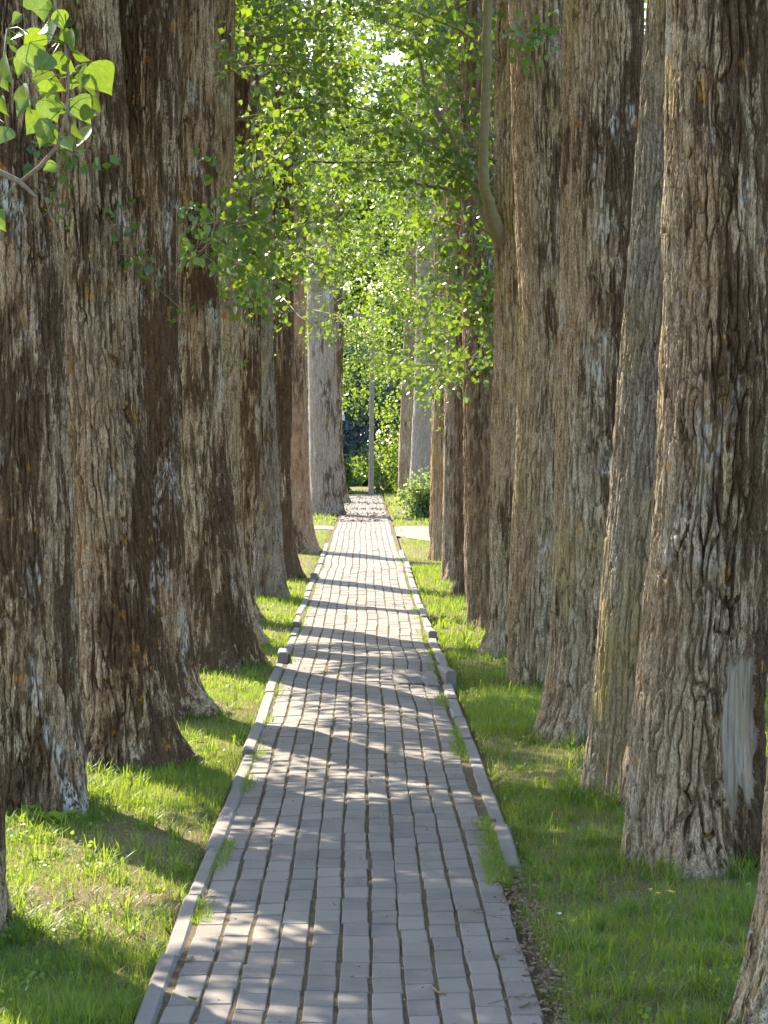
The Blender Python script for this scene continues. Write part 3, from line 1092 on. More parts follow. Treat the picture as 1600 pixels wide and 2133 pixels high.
# sawn stub on the paler poplar of the mossy row
sp, tr = LEFT[5], LT[5]
c0 = surf(sp, 2.80)
nd = Vector((0.62, -0.72, 0.30)).normalized()
cen = Vector(c0) + Vector((math.cos(-0.80), math.sin(-0.80), 0)) * 0.275 - Vector(tr.location)
rgn = random.Random(5)
G = Geo()
G.tube([cen - nd * .12, cen - nd * .04, cen + nd * .012, cen + nd * .028, cen + nd * .030, cen + nd * .014], [.115, .098, .086, .074, .062, .056], 18)
G.v = [v + Vector((rgn.gauss(0, .0035), rgn.gauss(0, .0035), rgn.gauss(0, .0035))) for v in G.v]
st = link("branch_stub", G.mesh("branch_stub", bark_mat("stub_bark", 40, moss=0.1, olive=.5, orange=.2, pale=.0, tint=(.27, .21, .12), light=(.42, .34, .2)), True), tr)
G = Geo()
G.tube([cen + nd * .004, cen + nd * .0175, cen + nd * .019], [.060, .060, .050], 18)
link("cut_face", G.mesh("cut_face", M['cutwood']), st)

# ------------------------------------------------------------------ low branches over the path
def to_px(tree, spec, z, px, py, d, r0, ntw, nl, ls, seed, **kw):
    a = surf(spec, z)
    b = at(px, py, d)
    v = b - a
    L = np.linalg.norm(v)
    branch(tree, a, v / L + np.array([0, 0, kw.get('droop', .03) * 4]), L * 1.03, r0, ntw, nl, ls, seed, **kw)


# the spray that hangs across the dark trunks
for sd, (py0, py1, tipx) in ((301, (455, 470, 385)), (318, (470, 520, 400))):
    branch(LT[5], None, None, 4.2, .018, 24, 13, .072, sd, twl=.62, start=.25, sway=.4,
           poly=[surf(LEFT[5], 3.45), at(525, py0 - 5, 18.9), at(505, py0, 17.6), at(460, (py0 + py1) / 2, 16.7), at(tipx + 20, py1, 16.1)])
to_px(LT[5], LEFT[5], 3.25, 460, 530, 17.0, .015, 28, 14, .07, 302, twl=.5, droop=.02, wob=.06)
to_px(LT[6], LEFT[6], 3.6, 560, 470, 19.0, .018, 32, 14, .07, 303, twl=.55, droop=.02, wob=.06)
to_px(LT[6], LEFT[6], 3.2, 610, 560, 19.6, .016, 26, 14, .068, 304, twl=.5, droop=.03)
to_px(LT[7], LEFT[7], 3.6, 680, 540, 22.5, .018, 24, 12, .06, 305, twl=.55, droop=.03)
to_px(LT[8], LEFT[8], 3.4, 670, 600, 26.5, .014, 20, 12, .06, 307, twl=.5, droop=.04)
to_px(LT[9], LEFT[9], 3.8, 715, 620, 32.0, .016, 22, 13, .062, 308, twl=.6, droop=.04)
to_px(LT[9], LEFT[9], 3.6, 700, 680, 33.0, .014, 18, 13, .062, 309, twl=.6, droop=.05)
to_px(LT[8], LEFT[8], 3.5, 690, 640, 26.0, .016, 20, 12, .06, 306, twl=.5, droop=.04)
# epicormic sprigs on the trunks
to_px(LT[2], LEFT[2], 2.9, 292, 560, 12.0, .005, 6, 6, .05, 311, twl=.16, droop=.10, start=.1)
to_px(LT[2], LEFT[2], 2.65, 300, 620, 12.0, .005, 6, 6, .05, 312, twl=.16, droop=.12, start=.1)
to_px(LT[3], LEFT[3], 2.7, 373, 690, 14.2, .005, 5, 5, .05, 313, twl=.15, droop=.12, start=.1)
to_px(LT[1], LEFT[1], 3.05, 165, 340, 10.2, .007, 9, 7, .052, 314, twl=.22, droop=.05, start=.2)
to_px(LT[1], LEFT[1], 2.85, 150, 420, 10.3, .005, 5, 6, .045, 315, twl=.14, droop=.08, start=.2)
to_px(LT[5], LEFT[5], 2.5, 520, 690, 19.4, .006, 8, 6, .05, 316, twl=.22, droop=.08)
to_px(LT[6], LEFT[6], 2.6, 530, 600, 21.7, .006, 10, 6, .05, 317, twl=.25, droop=.06)
# forked green limb and steep branches of the lichened row
sp, tr = RIGHT[5], RT[5]
o0 = np.array(tr.location[:])
def gnarl(G, pts, rad, n, seed, dens=5):
    r = random.Random(seed)
    P_, R_ = [], []
    for i in range(len(pts) - 1):
        for q in range(dens):
            t = q / dens
            P_.append(lerp(np.array(pts[i]), np.array(pts[i + 1]), t) + np.array([r.gauss(0, .004) for _ in range(3)]))
            R_.append(lerp(rad[i], rad[i + 1], t) * r.uniform(.90, 1.12))
    P_.append(np.array(pts[-1]))
    R_.append(rad[-1])
    G.tube(P_, R_, n)
    for k in range(6):
        i = r.randrange(4, len(P_) - 4)
        a = r.random() * 6.28
        d_ = np.array([math.cos(a), math.sin(a), r.uniform(.2, 1)])
        G.tube([P_[i], P_[i] + d_ * .09, P_[i] + d_ * .2 + np.array([0, 0, .03])], [R_[i] * .3, R_[i] * .18, .003], 5)


G = Geo()
lp = [at(1075, 560, 18.65), at(1040, 490, 18.5), at(1022, 440, 18.35), at(1008, 390, 18.2), at(1006, 280, 18.15), at(1014, 130, 18.1), at(1016, -60, 18.1), at(1000, -400, 18.1)]
gnarl(G, [p - o0 for p in lp], [.095, .066, .050, .043, .040, .038, .034, .02], 10, 11)
link("limb", G.mesh("limb", simple_mat("green_limb_bark", (.15, .14, .065), (.22, .20, .11), 30, .85, .4, .006, .15), True), tr)
G = Geo()
lp = [at(1060, 540, 18.65), at(990, 400, 18.8), at(945, 310, 19.0), at(915, 240, 19.2), at(885, 170, 19.5), at(860, 60, 19.8)]
gnarl(G, [p - o0 for p in lp], [.06, .045, .034, .026, .018, .008], 9, 12)
link("limb", G.mesh("limb", M['limb'], True), tr)
for i, (px, py, d, z) in enumerate([(900, 120, 19.2, 3.6), (960, 60, 18.8, 3.9), (930, 330, 19.2, 3.4), (985, 240, 19.0, 3.5), (880, 250, 20, 3.9)]):
    to_px(tr, sp, z, px, py, d, .014, 18, 10, .06, 330 + i, twl=.42, droop=.0, start=.35)
to_px(RT[4], RIGHT[4], 4.6, 1090, 60, 15.8, .012, 14, 9, .06, 340, twl=.32, droop=.05, start=.3)
# leafy sprays low in front of the further lichened poplars
for i, (k, z, px, py, d) in enumerate([(6, 3.0, 985, 590, 20.3), (6, 2.7, 1000, 690, 20.2), (7, 3.0, 960, 600, 23.0), (7, 2.7, 950, 690, 23.0), (7, 2.5, 970, 800, 23.6), (8, 2.8, 900, 760, 26.2), (8, 2.6, 880, 820, 26.0), (9, 2.9, 860, 720, 30.5), (9, 3.2, 830, 560, 30.5), (9, 2.6, 870, 800, 31), (6, 3.4, 950, 460, 20.0), (6, 2.9, 960, 560, 20.6), (6, 2.6, 990, 640, 20.4), (6, 3.2, 930, 500, 20.4), (7, 2.8, 930, 640, 23.6), (7, 2.5, 985, 720, 23.2),
                                       (7, 2.4, 930, 760, 24.2), (8, 2.6, 890, 700, 26.5), (8, 2.35, 910, 820, 26.8), (8, 2.9, 870, 620, 27), (9, 3.0, 850, 640, 31), (6, 2.3, 1010, 770, 20.9)]):
    to_px(RT[k], RIGHT[k], z, px, py, d, .014, 16, 10, .062, 350 + i, twl=.42, droop=.04, start=.2)


def auto_branches(tree, spec, n, z0, z1, inward, seed, L=(0.9, 2.0), ntw=18, nl=15, ls=.068):
    r = random.Random(seed)
    for i in range(n):
        z = lerp(z0, z1, (i + r.random()) / n)
        az = r.gauss(0, 0.75) + (0 if inward > 0 else math.pi)      # 0 = +x
        el = math.radians(r.uniform(5, 50))
        d0 = (math.cos(az) * math.cos(el), math.sin(az) * math.cos(el), math.sin(el))
        branch(tree, surf(spec, z), d0, r.uniform(*L), r.uniform(.010, .022), ntw, nl, ls, seed * 50 + i, droop=r.uniform(.02, .06), twl=.5)


for k in range(5, 12):
    hi = min(11.5, 1.65 + 960 / F * LEFT[k]['d'])
    auto_branches(LT[k], LEFT[k], 11 if k < 10 else 12, 3.4 if k < 8 else 3.8, hi + .6, 1, 400 + k, L=(1.0, 2.2) if k < 10 else (1.5, 3.0))
for k in range(5, 12):
    hi = min(11.5, 1.65 + 960 / F * RIGHT[k]['d'])
    auto_branches(RT[k], RIGHT[k], 10 if k < 10 else 11, 3.3, hi + .6, -1, 500 + k, L=(0.8, 2.0) if k < 10 else (1.5, 2.6))
for k in (3, 4):
    auto_branches(LT[k], LEFT[k], 4, 4.4, 7.0, 1, 600 + k)
    auto_branches(RT[k], RIGHT[k], 4, 5.0, 8.0, -1, 610 + k)

# the near tree whose twig of big leaves reaches into view
near = dict(d=4.9, r=0.26, seed=1, edges=[(2133, -330), (1000, -345), (0, -360)], side=-1, group=LG, crown=True, bark=DM, top=12,
            label="poplar whose twig of large glossy leaves reaches over the verge")
NT_ = poplar("poplar_tree", near)
o0 = np.array(NT_.location[:])
DL = 4.75


def lp_(px, py, dd=0.0):
    return at(px, py, DL + dd) - o0


G = Geo()
tw0 = [surf(near, 2.15) - o0, lp_(-120, 330, .03), lp_(-10, 355), lp_(40, 378), lp_(75, 410, -.02)]
G.tube(tw0, [.014, .0095, .0072, .006, .003], 7)
G.tube([lp_(44, 379), lp_(85, 345), lp_(122, 300, -.02), lp_(140, 230, -.03), lp_(143, 160, -.02), lp_(135, 90), lp_(122, 40), lp_(112, -10)],
       [.0052, .0045, .004, .0034, .003, .0026, .002, .0015], 6)
G.tube([lp_(-60, 340), lp_(-20, 250, -.05), lp_(8, 130, -.06), lp_(15, 60, -.05)], [.006, .004, .003, .002], 5)
nb = link("branch", G.mesh("branch", M['twig'], True), NT_)


def big_leaf_mesh(seed):
    r = random.Random(seed)
    prof = [(0.0, 0.0), (0.06, 0.24), (0.16, 0.41), (0.30, 0.49), (0.46, 0.44), (0.62, 0.31), (0.78, 0.17), (0.90, 0.06), (1.0, 0.0)]
    v, f = [], []
    bend, fold, tw = r.uniform(-.25, .45), r.uniform(.05, .30), r.uniform(-.3, .3)
    def place(x, y):
        z = abs(x) * fold * 1.2 - bend * y * y * 0.55 + tw * x * y
        return (x, y, z)
    for i, (y, w) in enumerate(prof):
        j = 1 + r.uniform(-.05, .05)
        v += [place(-w * j, y + .0), place(-w * .5, y), place(0, y), place(w * .5, y), place(w * j, y)]
    for i in range(len(prof) - 1):
        for k in range(4):
            a = i * 5 + k
            f.append((a, a + 1, a + 6, a + 5))
    return poly_mesh("leaf", v, f, M['big_leaf'], True)


BL = [big_leaf_mesh(s) for s in range(6)]
# (tip of petiole x, y), (leaf tip x, y), turn about own axis
BIGL = [((82, 20), (52, -40), .2), ((90, -5), (96, 60), .5), ((78, 70), (110, 45), 1.9), ((118, 20), (132, 68), -.5), ((108, 40), (104, 98), .9),
        ((60, 70), (20, 78), 1.1), ((85, 60), (48, 110), -.7), ((62, 88), (78, 160), .15), ((98, 108), (70, 160), -.3), ((112, 110), (140, 152), .4),
        ((26, 95), (8, 70), .9), ((20, 78), (40, 118), 1.4), ((48, 175), (58, 250), .9), ((100, 165), (90, 215), -.4), ((105, 165), (136, 195), .6),
        ((150, 105), (196, 128), 1.2), ((190, 130), (238, 205), .25), ((180, 132), (198, 215), 1.25), ((180, 152), (162, 190), .6), ((115, 180), (60, 165), .5),
        ((150, 205), (192, 255), -.3), ((195, 200), (220, 245), 1.0), ((88, 235), (48, 292), .1), ((112, 215), (146, 240), .6), ((105, 250), (74, 310), .5),
        ((135, 285), (156, 322), .1), ((155, 255), (172, 300), 1.1), ((190, 265), (160, 310), .9), ((20, 265), (-8, 308), .3), ((12, 110), (22, 190), 1.2),
        ((5, 150), (14, 200), .7), ((70, 105), (100, 150), .5), ((55, 120), (30, 165), .3), ((130, 60), (160, 100), .8), ((125, 130), (160, 150), .4), ((95, 200), (120, 260), .2), ((60, 205), (30, 240), .6), ((140, 170), (175, 175), .5), ((45, 30), (15, 55), .4), ((100, 270), (125, 310), .3), ((165, 230), (205, 240), .5), ((150, 60), (150, 110), 1.0), ((-8, 440), (8, 485), .5), ((120, 345), (85, 358), .4), ((2, 200), (12, 250), .8)]
rr = random.Random(3)
for i, (a, b, turn) in enumerate(BIGL):
    dd = rr.uniform(-.09, .05)
    A, B = Vector(lp_(a[0], a[1], dd)), Vector(lp_(b[0], b[1], dd + rr.uniform(-.02, .02)))
    ax = B - A
    L = ax.length
    y = ax.normalized()
    cz = Vector((0, -1, 0))
    z = (cz - y * cz.dot(y)).normalized()
    x = y.cross(z)
    Rm = Matrix((x, y, z)).transposed() @ Matrix.Rotation(turn, 3, 'Y')
    lf = link("leaf", BL[i % 6], nb)
    lf.matrix_local = Matrix.Translation(A) @ (Rm * (L * rr.uniform(.80, .98))).to_4x4()
    # stalk
    G = Geo()
    tgt = min([Vector(lp_(*q)) for q in ((140, 230), (143, 160), (135, 90), (122, 40), (122, 300), (85, 345), (8, 130), (15, 60), (-20, 250), (40, 378))], key=lambda q: (q - A).length)
    G.tube([tgt, (tgt + A) / 2 + Vector((0, 0, .008)), A], [.0012, .0011, .001], 4, False)
    link("leaf_stalk", G.mesh("leaf_stalk", M['weed'], True), nb)

# ------------------------------------------------------------------ far trees, shrubs, hedges
CROWNS = {}


def far_tree(name, x, y, h, rad, seed, label, mat='leaf_far', z0=1.2, ncl=150, per=46, ls=.17, group="broad trees beyond the road", tr=.22, tcol=None):
    root = empty(name, (x, y, -0.02), label, 'tree', group)
    G = Geo()
    rng = np.random.default_rng(seed)
    G.tube([(0, 0, -.1), (0.03, 0, .5), (rng.normal() * .1, 0, h * .3), (rng.normal() * .2, 0, h * .6), (0, 0, h * .9)], [tr * 1.3, tr, tr * .8, tr * .5, .03], 10)
    for k in range(6):
        a = rng.random() * 6.28
        zz = h * rng.uniform(.25, .7)
        G.tube([(0, 0, zz), (math.cos(a) * rad * .4, math.sin(a) * rad * .4, zz + h * .08), (math.cos(a) * rad * .8, math.sin(a) * rad * .8, zz + h * .14)], [tr * .4, tr * .25, .02], 5)
    link("trunk", G.mesh("trunk", M['limb'], True), root)
    key = (mat, ncl, per, ls, seed % 3)
    if key not in CROWNS:
        CROWNS[key] = (crown_mesh(seed, z0, h, rad, ncl, per, ls, mat, cl=(.35, .95)), h, rad)
    me, h0, r0_ = CROWNS[key]
    c = link("crown", me, root)
    c.scale = (rad / r0_, rad / r0_, h / h0)
    c.rotation_euler = (0, 0, seed * 2.4)
    c["kind"] = "stuff"
    return root


FT = [(-12, 126, 26, 5.5, 'tall broad tree beyond the road behind the pale blue house'), (-5.8, 132, 27, 4.8, 'tall rounded tree beyond the road beside the sky gap'),
      (-0.5, 140, 21.5, 4.6, 'lower tree beyond the road under the sky gap'), (4.4, 131, 26, 4.6, 'tall broad tree beyond the road behind the silver-grey poplar'),
      (11, 127, 27, 5.6, 'wide leafy tree beyond the road behind the lichened row'), (18.5, 134, 24, 5.6, 'outermost leafy tree beyond the road behind the lichened row'),
      (-20, 131, 24, 5.6, 'outermost leafy tree beyond the road behind the mossy row')]
for i, (x, y, h, rd, lb) in enumerate(FT):
    far_tree("broadleaf_tree", x, y, h, rd, 700 + i, lb, z0=3.2 if i in (1, 2) else 2.0, ncl=330, per=62, ls=.35)
far_tree("maple_tree", -1.75, 83.5, 8.5, 2.1, 720, "young yellow-green tree between the pale house and the concrete pole", z0=2.4, ncl=120, per=50, ls=.11, group=None)
far_tree("maple_tree", 2.1, 84.5, 10.5, 2.2, 721, "leafy tree on the verge behind the slim brown poplar", z0=1.0, ncl=150, per=50, ls=.11, group=None)
far_tree("haze_conifer", -0.7, 112, 6.5, 1.9, 722, "conifer tinted for blue haze and shade far behind the pole", mat='leaf_haze', z0=0.3, ncl=150, per=60, ls=.18, group="haze-tinted conifers far behind the pole")  # conifers added to fill the bluish, hazy gap
far_tree("haze_conifer", -4.3, 115, 7.5, 2.1, 723, "conifer tinted blue for haze far behind the pale house", mat='leaf_haze', z0=0.3, ncl=150, per=60, ls=.18, group="haze-tinted conifers far behind the pole")
far_tree("haze_conifer", 2.8, 114, 7.0, 2.0, 724, "conifer tinted blue for haze far behind the verge bushes", mat='leaf_haze', z0=0.3, ncl=150, per=60, ls=.18, group="haze-tinted conifers far behind the pole")
rng = np.random.default_rng(777)
P, A = [], []
for k in range(1300):
    x = rng.uniform(-75, 75)
    y = rng.uniform(150, 190)
    top = 15 + 4 * float(vnoise(x * .11, y * .08, 2, 78)) + (-3.5 if abs(x + 1.4) < 3 else 3)
    c = np.array([x, y, rng.uniform(0.5, top)])
    d_ = norm(rng.normal(size=(40, 3))) * rng.random((40, 1)) ** .4 * rng.uniform(1, 2.2)
    P.append(c + d_)
    A.append(d_ + rng.normal(size=(40, 3)) * .6)
P, A = np.concatenate(P), np.concatenate(A)
P[:, 2] = np.abs(P[:, 2])
V, Fc = leaves_arrays(P, A, .55 * rng.uniform(.6, 1.3, len(P)), rng, LEAF2, LEAF2F)
o = link("far_woodland", np_mesh("far_woodland", V, Fc, M['leaf_far']))
tag(o, "dense green woodland closing the view far beyond the road", "woodland", kind="stuff")
# trees on the open sides
for i, (x, y, h, rd, lb) in enumerate([(9.5, 26, 10, 3.2, 'bushy tree on the lawn beyond the stripped poplar'), (13, 40, 12, 3.6, 'spreading tree on the far lawn of the lichened row'),
                                       (7.9, 60, 15.5, 3.6, 'spreading tree by the cross path on the lichened side'), (-15, 44, 9, 3.2, 'round tree on the far lawn of the mossy row'),
                                       (-14, 66, 11, 3.5, 'spreading tree near the pale blue house')]):
    far_tree("lawn_tree", x, y, h, rd, 740 + i, lb, z0=1.0, ncl=170, per=46, ls=.13, group="trees on the side lawns")


def shrub(name, x, y, h, rad, n, ls, seed, label, mat='leaf_shrub', group=None, zlo=0.02):
    rng = np.random.default_rng(seed)
    root = empty(name, (x, y, -0.02), label, 'shrub', group)
    G = Geo()
    P, A = [], []
    ns = 16
    for k in range(ns):
        a = rng.random() * 6.28
        rr_ = rad * math.sqrt(rng.random())
        tip = np.array([math.cos(a) * rr_, math.sin(a) * rr_, h * rng.uniform(.55, 1.05) * (1 - .35 * (rr_ / rad) ** 2)])
        b = np.array([tip[0] * .25, tip[1] * .25, -.05])
        mid = (b + tip) / 2 + rng.normal(size=3) * .05
        G.tube([b, mid, tip], [.014, .009, .003], 4, False)
        m = n // ns
        t = rng.random(m) ** .8
        c = b + (tip - b) * t[:, None]
        o_ = rng.normal(size=(m, 3)) * np.array([.16, .16, .13]) * rad * 1.1
        q = c + o_
        q[:, 2] = np.abs(q[:, 2] - zlo) + zlo
        P.append(q)
        A.append(o_ / rad * 3 + rng.normal(size=(m, 3)) * .5 + np.array([0, 0, .1]))
    link("stems", G.mesh("stems", M['twig'], True), root)
    V, Fc = leaves_arrays(np.concatenate(P), np.concatenate(A), ls * rng.uniform(.6, 1.25, sum(len(p) for p in P)), rng, LEAF2, LEAF2F)
    c = link("foliage", np_mesh("foliage", V, Fc, M[mat]), root)
    c["kind"] = "stuff"
    return root


p = gnd(868, 1078)
shrub("leafy_shrub", p[0] + .12, p[1] + .6, 1.08, .52, 3600, .075, 801, "blue-green leafy shrub at the foot of the silver-grey poplar")
VB = "bushes along the road verge"
for i, (px, d, h, rd, lb) in enumerate([(815, 84, 2.6, 1.3, "sunlit bush on the verge right behind the concrete pole"), (850, 82, 1.9, 1.0, "rounded bush between the pole and the slim brown poplar"),
                                        (900, 83, 2.4, 1.5, "wide bush behind the silver-grey poplar"), (732, 97, 1.25, .8, "low sunlit bush across the road"), (757, 98, 1.3, .8, "low pale bush across the road behind the pole"),
                                        (660, 80, 1.9, .9, "bush in front of the pale blue wall"), (712, 81.5, 1.7, .45, "narrow bush at the corner of the pale blue house"), (1010, 84, 2.6, 1.6, "tall bush past the lichened row's end"), (560, 84, 2.2, 1.6, "tall bush past the mossy row's end")]):
    shrub("verge_bush", at(px, 1000, d)[0], d, h, rd, 1700, .13, 810 + i, lb, mat='leaf_far', group=VB)
for i, (x, y, lb) in enumerate([(4.6, 17.5, 'low bush on the lawn beyond the smoother poplar'), (5.2, 24, 'low bush on the lawn beyond the limb-forked poplar'), (-7.5, 20, 'low bush on the lawn beyond the mossy poplars'),
                                (-8.5, 31, 'low bush on the lawn beyond the grey poplar'), (6.2, 34, 'low bush near the cross path corner')]):
    shrub("lawn_bush", x, y, 1.5, 1.1, 2200, .10, 830 + i, lb, mat='leaf_shrub', group="low bushes on the side lawns")

# ------------------------------------------------------------------ pole, cables, house
def util_pole(name, x, y, h, r, label, group=None):
    root = empty(name, (x, y, 0), label, 'pole', group)
    G = Geo()
    n = 9
    G.tube([(0, 0, -.4)] + [(0.006 * i, 0, h * i / n) for i in range(n + 1)], [r] + [r * (1 - .38 * i / n) for i in range(n + 1)], 8)
    link("shaft", G.mesh("shaft", M['pole']), root)
    G = Geo()
    G.box(-.6, .6, -.04, .04, h - .55, h - .45)
    link("crossarm", G.mesh("crossarm", M['pole']), root)
    for s in (-.52, .52):
        G = Geo()
        G.tube([(s, 0, h - .45), (s, 0, h - .40), (s, 0, h - .33), (s, 0, h - .30)], [.02, .045, .045, .02], 8)
        link("insulator", G.mesh("insulator", M['trim'], True), root)
    return root


pp = gnd(773, 1031)
util_pole("concrete_pole", pp[0], pp[1], 6.6, .095, "slim grey concrete pole standing at the end of the path")
for i, (a, b, py, r_) in enumerate([(9, 9, 249, .019), (8, 8, 330, .013)]):
    da, db = LEFT[a]['d'], RIGHT[b]['d']
    z = at(760, py, (da + db) / 2)[2]
    pa, pb = surf(LEFT[a], z), surf(RIGHT[b], z)
    pts = [lerp(pa, pb, t) - np.array([0, 0, .05 * math.sin(math.pi * t)]) for t in np.linspace(0.02, .98, 25)]
    G = Geo()
    G.tube(pts, r_, 6)
    c = link("brace_cable", G.mesh("brace_cable", M['cable'], True))
    tag(c, ["thick black cable strung between the last poplars before the cross path", "thinner black cable strung lower between two facing poplars"][i], "cable", "cables across the avenue")

hs = empty("small_house", (-4.62, 88.0 - 3.0, 0), "small pale blue house with white trim behind the stout grey poplar", "house")
G = Geo()
hx0, hx1, hy0, hy1, eh = -4.2, 3.72, -2.2, 2.2, 2.62
G.box(hx0, hx1, hy0, hy1, -.05, eh)
w = link("wall", G.mesh("wall", M['siding']), hs)
for k in range(11):
    G = Geo()
    z = .1 + k * .22
    G.box(hx0 - .012, hx1 + .012, hy0 - .018, hy0 + .01, z, z + .195)
    link("board", G.mesh("board", M['siding']), w)
G = Geo()
ov = .14
rv = [(hx0 - ov, hy0 - ov, eh), (hx1 + ov, hy0 - ov, eh), (hx1 + ov, hy1 + ov, eh), (hx0 - ov, hy1 + ov, eh)]
up = [(hx0 - ov + .5, hy0 + .9, eh + .55), (hx1 + ov - .10, hy0 + .9, eh + .55), (hx1 + ov - .10, hy1 - .9, eh + .55), (hx0 - ov + .5, hy1 - .9, eh + .55)]
for z, ring in ((0, rv),):
    G.poly(list(reversed(ring)))
rv2 = [(a, b, c + .14) for a, b, c in rv]
for i in range(4):
    j = (i + 1) % 4
    G.poly([rv[i], rv[j], rv2[j], rv2[i]])
    G.poly([rv2[i], rv2[j], up[j], up[i]])
G.poly(up)
rf = link("roof", G.mesh("roof", M['roof']), hs)
G = Geo()
G.box(hx0 - ov - .03, hx1 + ov + .03, hy0 - ov - .035, hy0 - ov - .004, eh - .05, eh + .10)
link("fascia", G.mesh("fascia", M['trim']), rf)
for x in (-2.4, .6):
    G = Geo()
    G.box(x - .5, x + .5, hy0 - .05, hy0 - .02, .9, 2.1)
    wn_ = link("window", G.mesh("window", M['glass']), hs)
    G = Geo()
    for (a, b, c, d_) in ((-.57, -.5, .83, 2.17), (.5, .57, .83, 2.17), (-.5, .5, .83, .9), (-.5, .5, 2.1, 2.17), (-.02, .02, .9, 2.1)):
        G.box(x + a, x + b, hy0 - .075, hy0 - .022, c, d_)
    link("frame", G.mesh("frame", M['trim']), wn_)

# ------------------------------------------------------------------ grass
TREES = np.array([[t.location.x, t.location.y, s['r']] for t, s in zip(LT + RT + [NT_], LEFT + RIGHT + [near])])


def blades(n, xr, yr, hrange, wid, seed, mat, name, label, lie=0.0, dens=None, lawn=True):
    rng = np.random.default_rng(seed)
    x = rng.uniform(xr[0], xr[1], n)
    y = rng.uniform(1.0 / yr[1], 1.0 / yr[0], n) ** -1.0 if yr[2] else rng.uniform(yr[0], yr[1], n)
    k = np.ones(n, bool)
    if lawn:
        jl = 0.03 * vnoise(y * 5, 0, 1, 61)
        k &= ~((x > -0.655 + jl) & (x < np.where(y < 9.2, 0.56 + 1.8 * jl, 0.617 + jl)) & (y < 80))
        k &= ~((y > 40.5) & (y < 48.3) & (x > 0.5)) & ~((y > 45.7) & (y < 48.4))
        k &= ~((y > 87.8) & (y < 94.2))
    dt = np.min(np.hypot(x[:, None] - TREES[None, :, 0], y[:, None] - TREES[None, :, 1]) - TREES[None, :, 2] - 0.0, axis=1)
    k &= dt > 0.015
    pat = fbm(x * 1.1, y * 1.1, 4.4, 63, 3)
    if dens is not None:
        k &= rng.random(n) < dens(x, y, pat, dt)
    x, y, pat, dt = x[k], y[k], pat[k], dt[k]
    n = len(x)
    tall = 1 + 0.9 * sstep(.16, .02, dt) + 0.5 * sstep(.1, .5, pat)
    h = rng.uniform(*hrange, n) * tall * rng.uniform(.6, 1.2, n)
    w = wid * rng.uniform(.7, 1.3, n)
    a = rng.uniform(0, 2 * math.pi, n)
    lean = rng.uniform(.15, .9, n) * (1 - lie) + lie * rng.uniform(1.3, 3.0, n)
    dx, dy = np.cos(a), np.sin(a)
    z = gh(x, y) if lawn else hz(x, y) - 0.012
    z = z - 0.008
    nx, ny = -dy * w, dx * w
    hh = h / np.sqrt(1 + lean ** 2)
    def pt(t, s):
        off = lean * hh * t ** 1.7
        return np.stack([x + dx * off + nx * s, y + dy * off + ny * s, z + hh * t + (0.004 if lie else 0)], 1)
    V = np.stack([pt(0, -1), pt(0, 1), pt(.5, .8), pt(.5, -.8), pt(1, 0)], 1).reshape(-1, 3)
    b = np.arange(n) * 5
    Fc = np.concatenate([np.stack([b, b + 1, b + 2], 1), np.stack([b, b + 2, b + 3], 1), np.stack([b + 3, b + 2, b + 4], 1)])
    o = link(name, np_mesh(name, V, Fc, M[mat]))
    tag(o, label, "grass", kind="stuff")
    return o


def dlawn(x, y, pat, dt):
    bare = sstep(.0, .30, dt) * 0.75 + 0.25
    return np.clip(0.46 + 1.1 * pat, 0.08, 1) * bare


blades(190000, (-2.6, -.64), (6.2, 16, True), (.022, .058), .0016, 1, 'grass', "grass", "short sunlit grass along the mossy poplars", dens=dlawn)
blades(190000, (.5, 2.8), (6.2, 16, True), (.03, .07), .0016, 2, 'grass', "grass", "longer green grass along the lichened poplars", dens=dlawn)
blades(90000, (-2.6, -.64), (16, 52, True), (.03, .075), .0032, 3, 'grass', "grass", "grass verge further along the mossy poplars", dens=dlawn)
blades(90000, (.5, 2.6), (16, 52, True), (.035, .085), .0032, 4, 'grass', "grass", "grass verge further along the lichened poplars", dens=dlawn)
blades(36000, (-9, 9), (6.2, 70, True), (.04, .09), .006, 5, 'grass', "grass", "wide lawn grass spreading behind both poplar rows", dens=lambda x, y, p, d: np.where((np.abs(x) > 2.5) | (y > 50), 1.0, 0.0))
blades(24000, (-5, 5), (49, 88, False), (.05, .13), .012, 6, 'grass', "grass", "rank grass on the verge past the cross path", dens=lambda x, y, p, d: np.clip(.6 + .6 * p, .2, 1))
blades(60000, (-2.6, 2.8), (6.2, 26, True), (.03, .075), .0018, 7, 'straw', "dry_grass", "dry straw and thatch lying among the grass", lie=1.0, dens=lambda x, y, p, d: np.clip(.30 - 1.3 * p, .06, 1) * np.where(x < 0, 1.0, .55))
